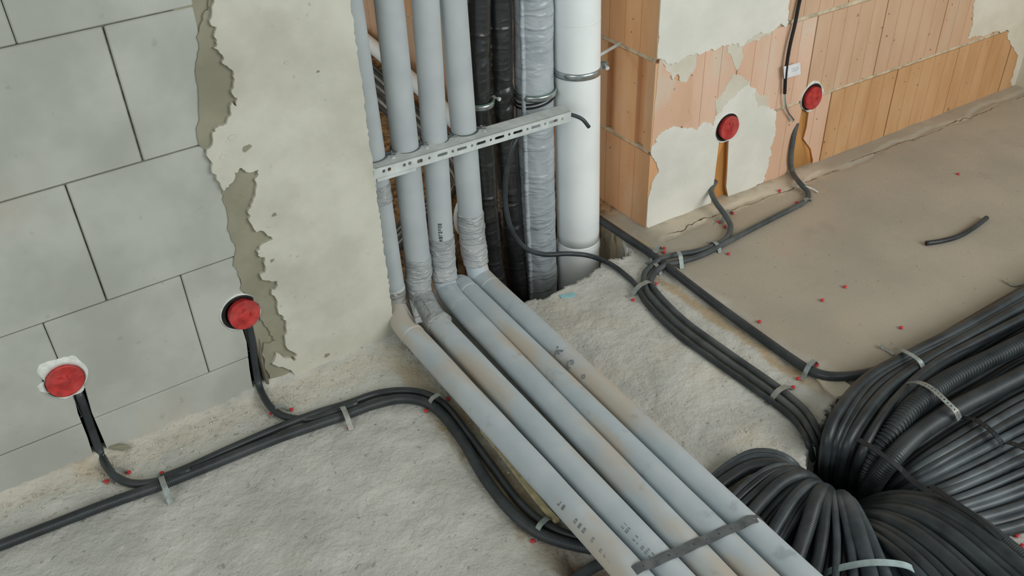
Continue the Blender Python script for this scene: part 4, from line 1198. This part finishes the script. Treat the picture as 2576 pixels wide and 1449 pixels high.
# ------------------------------------------------------------------ straps and clips
def strap(name, P, width, thick, mat, label, cat='strap', holes=None, parent=None, side=None, ds=0.004, group=None, hw=0.17):
    """flat metal band along a path, optional row of punched holes (real openings)"""
    C = catmull(P, ds); n = len(C)
    T = np.gradient(C, axis=0); T /= np.linalg.norm(T, axis=1)[:, None]
    V, F = [], []
    if side is None:
        sd = np.cross(T, np.array([0, 0, 1.0])); bad = np.linalg.norm(sd, axis=1) < 0.25
        mean = np.cross(C[-1]-C[0], [0, 0, 1.0]); mean /= np.linalg.norm(mean)
        sd[:] = mean
    else:
        sd = np.tile(np.asarray(side, float)/np.linalg.norm(side), (n, 1))
    sd = sd-T*np.sum(sd*T, 1)[:, None]; sd /= np.linalg.norm(sd, axis=1)[:, None]
    N = np.cross(sd, T)
    us = [-0.5, -hw, hw, 0.5] if holes else [-0.5, 0.5]
    m = len(us)
    for off in (thick/2, -thick/2):
        for i in range(n):
            for u in us: V.append(C[i]+sd[i]*u*width+N[i]*off)
    tot = n*m
    hole = set()
    if holes:
        per = max(3, int(round(holes/ds)))
        for i in range(n-1):
            if i % per == per//2: hole.add(i)
    for i in range(n-1):
        for j in range(m-1):
            if i in hole and j == 1:
                a = [i*m+1, i*m+2, (i+1)*m+2, (i+1)*m+1]
                for q in range(4): F.append([a[q], a[(q+1) % 4], a[(q+1) % 4]+tot, a[q]+tot])
                continue
            a = [i*m+j, i*m+j+1, (i+1)*m+j+1, (i+1)*m+j]
            F.append(a); F.append([x+tot for x in a][::-1])
        F.append([i*m, (i+1)*m, (i+1)*m+tot, i*m+tot]); e = i*m+m-1
        F.append([e, e+tot, e+m+tot, e+m])
    F.append([j for j in range(m)]+[tot+j for j in range(m)][::-1])
    F.append(([(n-1)*m+j for j in range(m)]+[tot+(n-1)*m+j for j in range(m)][::-1])[::-1])
    o = link(name, V, F, mat, parent); fix_normals(o)
    if parent is None: tag(o, label, cat, group)
    return o
# dark perforated strap over the five pipes
P = []
p0 = FZ(1600, 1458, 0.075); p1 = FZ(1905, 1322, 0.075)
# path follows the pipe tops at the strap line
L_ = []
for i in range(5):
    S0, E1 = SEG[i]
    # intersection of the pipe axis with the vertical plane through p0,p1 (plan view)
    d1 = E1[:2]-S0[:2]; d2 = p1[:2]-p0[:2]
    A = np.array([[d1[0], -d2[0]], [d1[1], -d2[1]]]); t, u = np.linalg.solve(A, p0[:2]-S0[:2])
    c = S0+(E1-S0)*t
    L_.append(c)
dirs = (L_[-1]-L_[0]); dirs[2] = 0; dirs /= np.linalg.norm(dirs)
P = [L_[0]-dirs*(RF+0.020)+np.array([0, 0, -0.06]), L_[0]-dirs*(RF+0.004)+np.array([0, 0, 0.0])]
for i, c in enumerate(L_):
    P.append(c+np.array([0, 0, RF+0.0016]))
    if i < 4: P.append((c+L_[i+1])/2+np.array([0, 0, RF-0.0006]))
P += [L_[-1]+dirs*(RF+0.003)+np.array([0, 0, 0.004]), L_[-1]+dirs*(RF+0.006)+np.array([0, 0, -0.05])]
strap('perforated_strap', P, 0.019, 0.0014, STEELD, 'dull grey perforated steel strap across the five insulated pipes', holes=0.026, ds=0.0032, hw=0.1)
# pale perforated strap over the ribbed hose
strap('perforated_strap', pz([(2285,962,.060),(2312,962,.080),(2345,978,.092),(2378,1008,.092),(2404,1034,.084),(2414,1054,.058)], 0), 0.013, 0.0013, CLIPM, 'pale perforated steel strap over the coarse ribbed hose', holes=0.009, ds=0.003)
strap('perforated_strap', pz([(2418,1050,.045),(2450,1055,.060),(2480,1072,.064),(2508,1098,.062),(2525,1122,.045)], 0), 0.012, 0.0012, STEELB, 'dark perforated strap over the thin cables, nearer the pale strap', holes=0.009, ds=0.003)
strap('perforated_strap', pz([(2532,1112,.050),(2560,1120,.058),(2600,1142,.060),(2650,1180,.052)], 0), 0.012, 0.0012, STEELB, 'dark perforated strap over the thin cables at the right edge', holes=0.009, ds=0.003)
strap('black_strap', pz([(2160,1106,.075),(2200,1130,.080),(2240,1160,.075),(2270,1182,.055)], 0), 0.012, 0.0012, STEELB, 'black strap crossing the conduits at the pit mouth')
strap('black_strap', pz([(2264,1178,.050),(2290,1205,.046),(2320,1228,.044),(2344,1242,.040)], 0), 0.014, 0.0012, STEELB, 'black strap at the pit mouth over the thin cable ends')
strap('black_strap', pz([(2342,1222,.080),(2400,1262,.088),(2460,1304,.088),(2520,1356,.080)], 0), 0.012, 0.0012, STEELB, 'long black strap between thin cables and the arching cables')
strap('pale_strap', pz([(2068,1448,.02),(2100,1432,.05),(2180,1416,.085),(2250,1417,.088),(2295,1430,.075),(2320,1462,.04)], 0), 0.013, 0.0014, simple('pale_zinc_strap', (168,186,188), .45, .3), 'pale blue grey strap over the cables at the bottom edge')

def nail_geo(c, r=0.0046, h=0.006):
    c = np.asarray(c, float)
    P = [c, c+np.array([0.0, 0, h*0.55]), c+np.array([0.0, 0, h*0.6]), c+np.array([0, 0, h])]
    V, F = [], []
    n = 12
    prof = [(0.0018, -0.004), (0.0018, h*0.4), (r, h*0.4), (r, h*0.85), (r*0.75, h), (0.0018, h), (0.0016, h+0.001)]
    for q, z in prof:
        for k in range(n):
            t = 2*math.pi*k/n; V.append(c+np.array([math.cos(t)*q, math.sin(t)*q, z]))
    for j in range(len(prof)-1):
        for k in range(n): F.append([j*n+k, j*n+(k+1) % n, (j+1)*n+(k+1) % n, (j+1)*n+k])
    F.append([(len(prof)-1)*n+k for k in range(n)]); F.append(list(range(n))[::-1])
    return V, F
def fz(px, py, up=0.0):
    q = FZ(px, py, up); return FZ(px, py, up+float(floor_h(q[0], q[1])))
def clip(A, B, peak, label, nails=(), width=0.011, foot=0.25):
    """zinc strip bent over a cable: pixel ends A and B on the floor, peak = height over the cable"""
    a = fz(*A, 0.0012); b = fz(*B, 0.0012)
    root = thing('cable_clip', a*0.5+b*0.5, label, 'clip', 'cable clips')
    m = (a+b)/2; d = b-a; L = np.linalg.norm(d)
    P = [a, a+d*foot*0.7+np.array([0, 0, .0005]), a+d*foot+np.array([0, 0, peak*0.45]), a+d*(foot+.16)+np.array([0, 0, peak*0.93]), m+np.array([0, 0, peak]), b-d*(foot*.5+.16)+np.array([0, 0, peak*0.93]), b-d*foot*.5+np.array([0, 0, peak*0.45]), b]
    strap('band', P, width, 0.0012, CLIPM, None, parent=root, ds=0.003)
    for (nx, ny) in nails:
        v, f = nail_geo(fz(nx, ny, 0.0))
        o = link('nail', v, f, REDN, root, smooth=False); o['label'] = 'red plastic headed nail'
    return root
clip((402,1190), (430,1268), 0.027, 'zinc clip over the corrugated conduit nearest the far left red box', [(408,1193)])
clip((852,1018), (884,1082), 0.026, 'zinc clip over the conduit below the plaster pier', [(878,1079)])
clip((1070,1036), (1124,1004), 0.027, 'zinc clip at the bend of the conduit beside the grey pipes', [(1072,1036), (1127,1006)], foot=.16)
clip((1340,1362), (1390,1314), 0.027, 'zinc clip on the conduit just before it goes under the pipes', [(1340,1364), (1391,1320)], foot=.16)
clip((676,1048), (728,1030), 0.020, 'small zinc clip on the cable below the pier red box', [(683,1043), (734,1033)])
clip((282,1214), (322,1186), 0.020, 'dusty clip on the cable below the far left red box', [(269,1214), (325,1191)])
clip((1812,560), (1842,534), 0.018, 'zinc clip on the cable below the white plastered red box', [(1843,539), (1808,561), (1822,573)])
clip((2012,520), (2040,505), 0.015, 'zinc clip where the bare brick box cable turns along the floor', [(2004,512)])
clip((1783,608), (1812,636), 0.016, 'zinc clip over the two cables running along the brick wall', [(1832,641)])
clip((1634,668), (1664,626), 0.026, 'zinc clip over the thick conduit at the cable crossing', [(1671,627), (1670,637)])
clip((1694,640), (1716,676), 0.030, 'zinc clip right of the cable crossing', [])
clip((1626,660), (1664,692), 0.018, 'zinc clip on the two cables left of the crossing', [(1647,690)])
clip((1578,748), (1648,712), 0.018, 'zinc clip where the loop cable joins the two cables', [(1592,757), (1649,716)], width=0.013)
clip((1926,1016), (1992,976), 0.019, 'zinc clip over three cables close to the pit', [(1995,977), (2008,955)], width=0.013)
clip((2014,956), (2056,916), 0.027, 'zinc clip at the bend of the thick black conduit', [(2053,922)])
r_ = thing('cable_clip', fz(2330, 940), 'long zinc clip across the cables beside the thick conduit, right side', 'clip', 'cable clips')
strap('band', pz([(2252,876,.040),(2270,881,.062),(2298,896,.068),(2315,910,.064),(2323,928,.045),(2326,944,.030)], 0), 0.011, 0.0012, CLIPM, None, parent=r_, ds=0.003)
v, f = nail_geo(fz(2337, 935, 0.03)); o = link('nail', v, f, REDN, r_); o['label'] = 'red plastic headed nail'
# loose bent strip ends
strap('strip_end', pz([(2216,868,.010),(2222,876,.002),(2238,884,.002),(2250,892,.004)], 0), 0.010, 0.0012, CLIPM, 'bent zinc strip end lying behind the thick conduit', 'clip')
strap('strip_end', pz([(2533,700,.012),(2536,712,.003),(2552,718,.003),(2574,712,.004)], 0), 0.008, 0.0012, CLIPM, 'bent zinc strip end at the right edge behind the conduit', 'clip')
cable('tie_wire', [(2000,462,.008),(2030,470,.020),(2046,476,.006),(2058,484,.002)], 0.0022, STEEL, 'thin steel tie over the cable below the bare brick box', 'wire')

# single nails in the floor
nails = [((1631,776), 'red nail in the rough concrete left of the three cables, below the clip'),
         ((1868,966), 'red nail in the rough concrete left of the three cables, near the pit'),
         ((1910,812), 'red nail in the tan floor right beside the thick conduit'),
         ((2068,758), 'red nail in the tan floor, left of the central pair'),
         ((2125,724), 'red nail in the tan floor, right of the central pair'),
         ((2266,827), 'red nail in the tan floor above the curling cables'),
         ((2410,440), 'red nail in the tan floor farthest back, near the brick wall'),
         ((1961,482), 'red nail in the mortar ledge under the brick wall'),
         ((2541,1364), 'red nail at the right edge, left of the three'),
         ((2557,1350), 'red nail at the right edge, top of the three'),
         ((2571,1376), 'red nail at the right edge, right of the three')]
for (p, lab) in nails:
    v, f = nail_geo(fz(*p))
    tag(link('red_nail', v, f, REDN), lab, 'nail', 'red headed nails in the floor')

# ------------------------------------------------------------------ loose bits on the floor
off = thing('cable_offcut', fz(2400, 590), 'short curved black cable offcut lying on the tan floor', 'cable')
P = pz([(2330,612,.001),(2370,606,.001),(2412,594,.001),(2450,572,.001),(2482,548,.001)], 0.0068)
V, F = sweep(P, 0.0068, 14, 0.006); link('sheath', V, F, CBL, off, smooth=True)
for p, q in ((P[0], P[1]), (P[-1], P[-2])):
    e = (p-q)/np.linalg.norm(p-q)
    for k in range(3):
        s_ = np.cross(e, [0, 0, 1.0]); w = p+s_*0.0026*math.cos(k*2.09)+np.array([0, 0, .0026*math.sin(k*2.09)])
        V, F = sweep([w-e*0.004, w+e*0.0015], 0.0014, 8, 0.002); link('core_wire', V, F, WIREB, off)
q = [fz(*p, .0022) for p in ((1408,742),(1444,735),(1450,741),(1446,746),(1412,750))]
V = q+[a-np.array([0, 0, .0016]) for a in q]
F = [[0,1,2,3,4],[9,8,7,6,5]]+[[i, 5+i, 5+(i+1) % 5, (i+1) % 5] for i in range(5)]
o = link('plastic_scrap', V, F, BLUE); fix_normals(o); tag(o, 'pale blue plastic scrap on the concrete beside the floor opening', 'scrap')
# pale foam strip under the first pipe
P = pz([(1214,1082,.012),(1260,1138,.013),(1314,1208,.014),(1368,1276,.014),(1402,1312,.013)], 0.003)
C = catmull(P, 0.02)
strap('foam_strip', P, 0.010, 0.008, FOAM, 'pale yellow foam strip lying along the leftmost floor pipe', 'strip', ds=0.02)
# broken tile shard at the block wall
q = [fz(*p, .004) for p in ((272,1112),(322,1118),(330,1124),(312,1131),(276,1126))]
V = q+[a-np.array([0, 0, .004]) for a in q]
o = link('mortar_shard', V, F if False else [[0,1,2,3,4],[9,8,7,6,5]]+[[i, 5+i, 5+(i+1) % 5, (i+1) % 5] for i in range(5)], OLIVE); fix_normals(o)
tag(o, 'flat grey mortar shard at the foot of the block wall', 'shard')
# flat plaster slab by the pit
q = [fz(*p, .006) for p in ((2055,950),(2120,955),(2160,985),(2105,998),(2075,975))]
V = q+[a-np.array([0, 0, .008]) for a in q]
o = link('mortar_slab', V, [[0,1,2,3,4],[9,8,7,6,5]]+[[i, 5+i, 5+(i+1) % 5, (i+1) % 5] for i in range(5)], WASHP); fix_normals(o)
tag(o, 'broken pale mortar slab under the conduit bend at the pit', 'slab')
# crumbs: uncountable
V, F = [], []
rg = np.random.default_rng(99)
spots = [(rg.uniform(-60, 1000), None) for _ in range(0)]
def crumb(px, py, s):
    c = fz(px, py, s*0.3)
    o_ = len(V)
    pts = [np.array(q)*s*rg.uniform(.6, 1.3, 3) for q in ((1,0,0),(-1,0,0),(0,1,0),(0,-1,0),(0,0,.8),(0,0,-.8))]
    a = rg.uniform(0, 6.28); R_ = np.array([[math.cos(a), -math.sin(a), 0], [math.sin(a), math.cos(a), 0], [0, 0, 1]])
    for q in pts: V.append(c+R_@q)
    for t in ((0,2,4),(2,1,4),(1,3,4),(3,0,4),(2,0,5),(1,2,5),(3,1,5),(0,3,5)): F.append([o_+i for i in t])
for k in range(420):
    u = rg.random()
    px = rg.uniform(0, 1050); py = 1275-0.42*px+abs(rg.normal())*60
    crumb(px, py, rg.uniform(.0008, .0032))
for (cx, cy, n_, sp) in ((290,1195,40,25),(700,1030,40,25),(1800,565,30,10),(2015,470,24,10),(1880,1100,20,40),(1180,1075,60,40),(1250,1180,50,40),(1100,1030,40,30),(1640,640,24,16),(2150,1000,16,12)):
    for k in range(n_): crumb(cx+rg.normal()*sp, cy+rg.normal()*sp, rg.uniform(.0008, .0030))
for k in range(240): crumb(rg.uniform(60, 1500), rg.uniform(1100, 1449), rg.uniform(.0006, .0016))
for k in range(120): crumb(rg.uniform(1500, 2000), rg.uniform(760, 1150), rg.uniform(.0006, .0016))
o = link('concrete_crumbs', V, F, CRUMB)
tag(o, 'scattered pale concrete crumbs on the floor along the walls', 'rubble', kind='stuff')

# ------------------------------------------------------------------ room behind the opening
def back(pts, r, mat, name, label, cat, **kw):
    return tag(tube(name, [FZ(p[0], p[1], p[2]) for p in pts], r, mat, **kw), label, cat, kw.get('group'))
back([(870,60,.08),(925,106,.08),(1040,205,.075),(1130,290,.07),(1230,395,.06),(1290,460,.055)], 0.027, DRAIN, 'waste_pipe', 'white waste pipe lying along the brick wall behind the grey risers', 'pipe', nseg=24)
bk = [CBL2, CBL, simple('pale_grey_cable', (150,152,150), .5), CBL, simple('pale_grey_cable2', (140,142,142), .5), CBL2, CBL, simple('pale_grey_cable3', (158,160,158), .5), CBL]
for k, mt in enumerate(bk):
    o_ = 52+k*10.5
    e = k*7
    tag(tube('back_cable', [FZ(880, 70+o_, .014), FZ(945, 122+o_, .014), FZ(1050, 222+o_, .014), FZ(1140, 318+o_, .014), FZ(1165-e, 385+o_, .014), FZ(1120-e, 440+o_*.8, .014), FZ(1050, 520+e*.9, .016), FZ(980, 590+e, .018), FZ(880, 660+e, .018)], 0.0085, mt, nseg=10),
        'cable in the bundle on the sandy floor behind the grey risers', 'cable', 'cables in the room behind')
for (p, lab) in (((962,268), 'red nail beside the cable bundle behind the grey risers'), ((946,258), 'red nail farther left beside the cables behind the grey risers')):
    v, f = nail_geo(FZ(*p, 0.0)); tag(link('red_nail', v, f, REDN), lab, 'nail', 'red nails in the room behind')
# white round cap behind the rightmost riser
c = FY(1180, 548, 1.90)
V, F = [], []
n = 36
for (q, d) in ((0.0, -0.012), (0.03, -0.012), (0.052, -0.006), (0.056, 0.0), (0.056, 0.012)):
    for k in range(n):
        t = 2*math.pi*k/n; V.append(c+np.array([math.cos(t)*q*0.75, d, math.sin(t)*q*1.25]))
for j in range(4):
    for k in range(n): F.append([j*n+k, j*n+(k+1) % n, (j+1)*n+(k+1) % n, (j+1)*n+k])
o = link('plastic_disc', V, F, DRAIN, smooth=True); fix_normals(o)
tag(o, 'white rounded plastic disc half hidden behind the rightmost grey riser', 'disc')
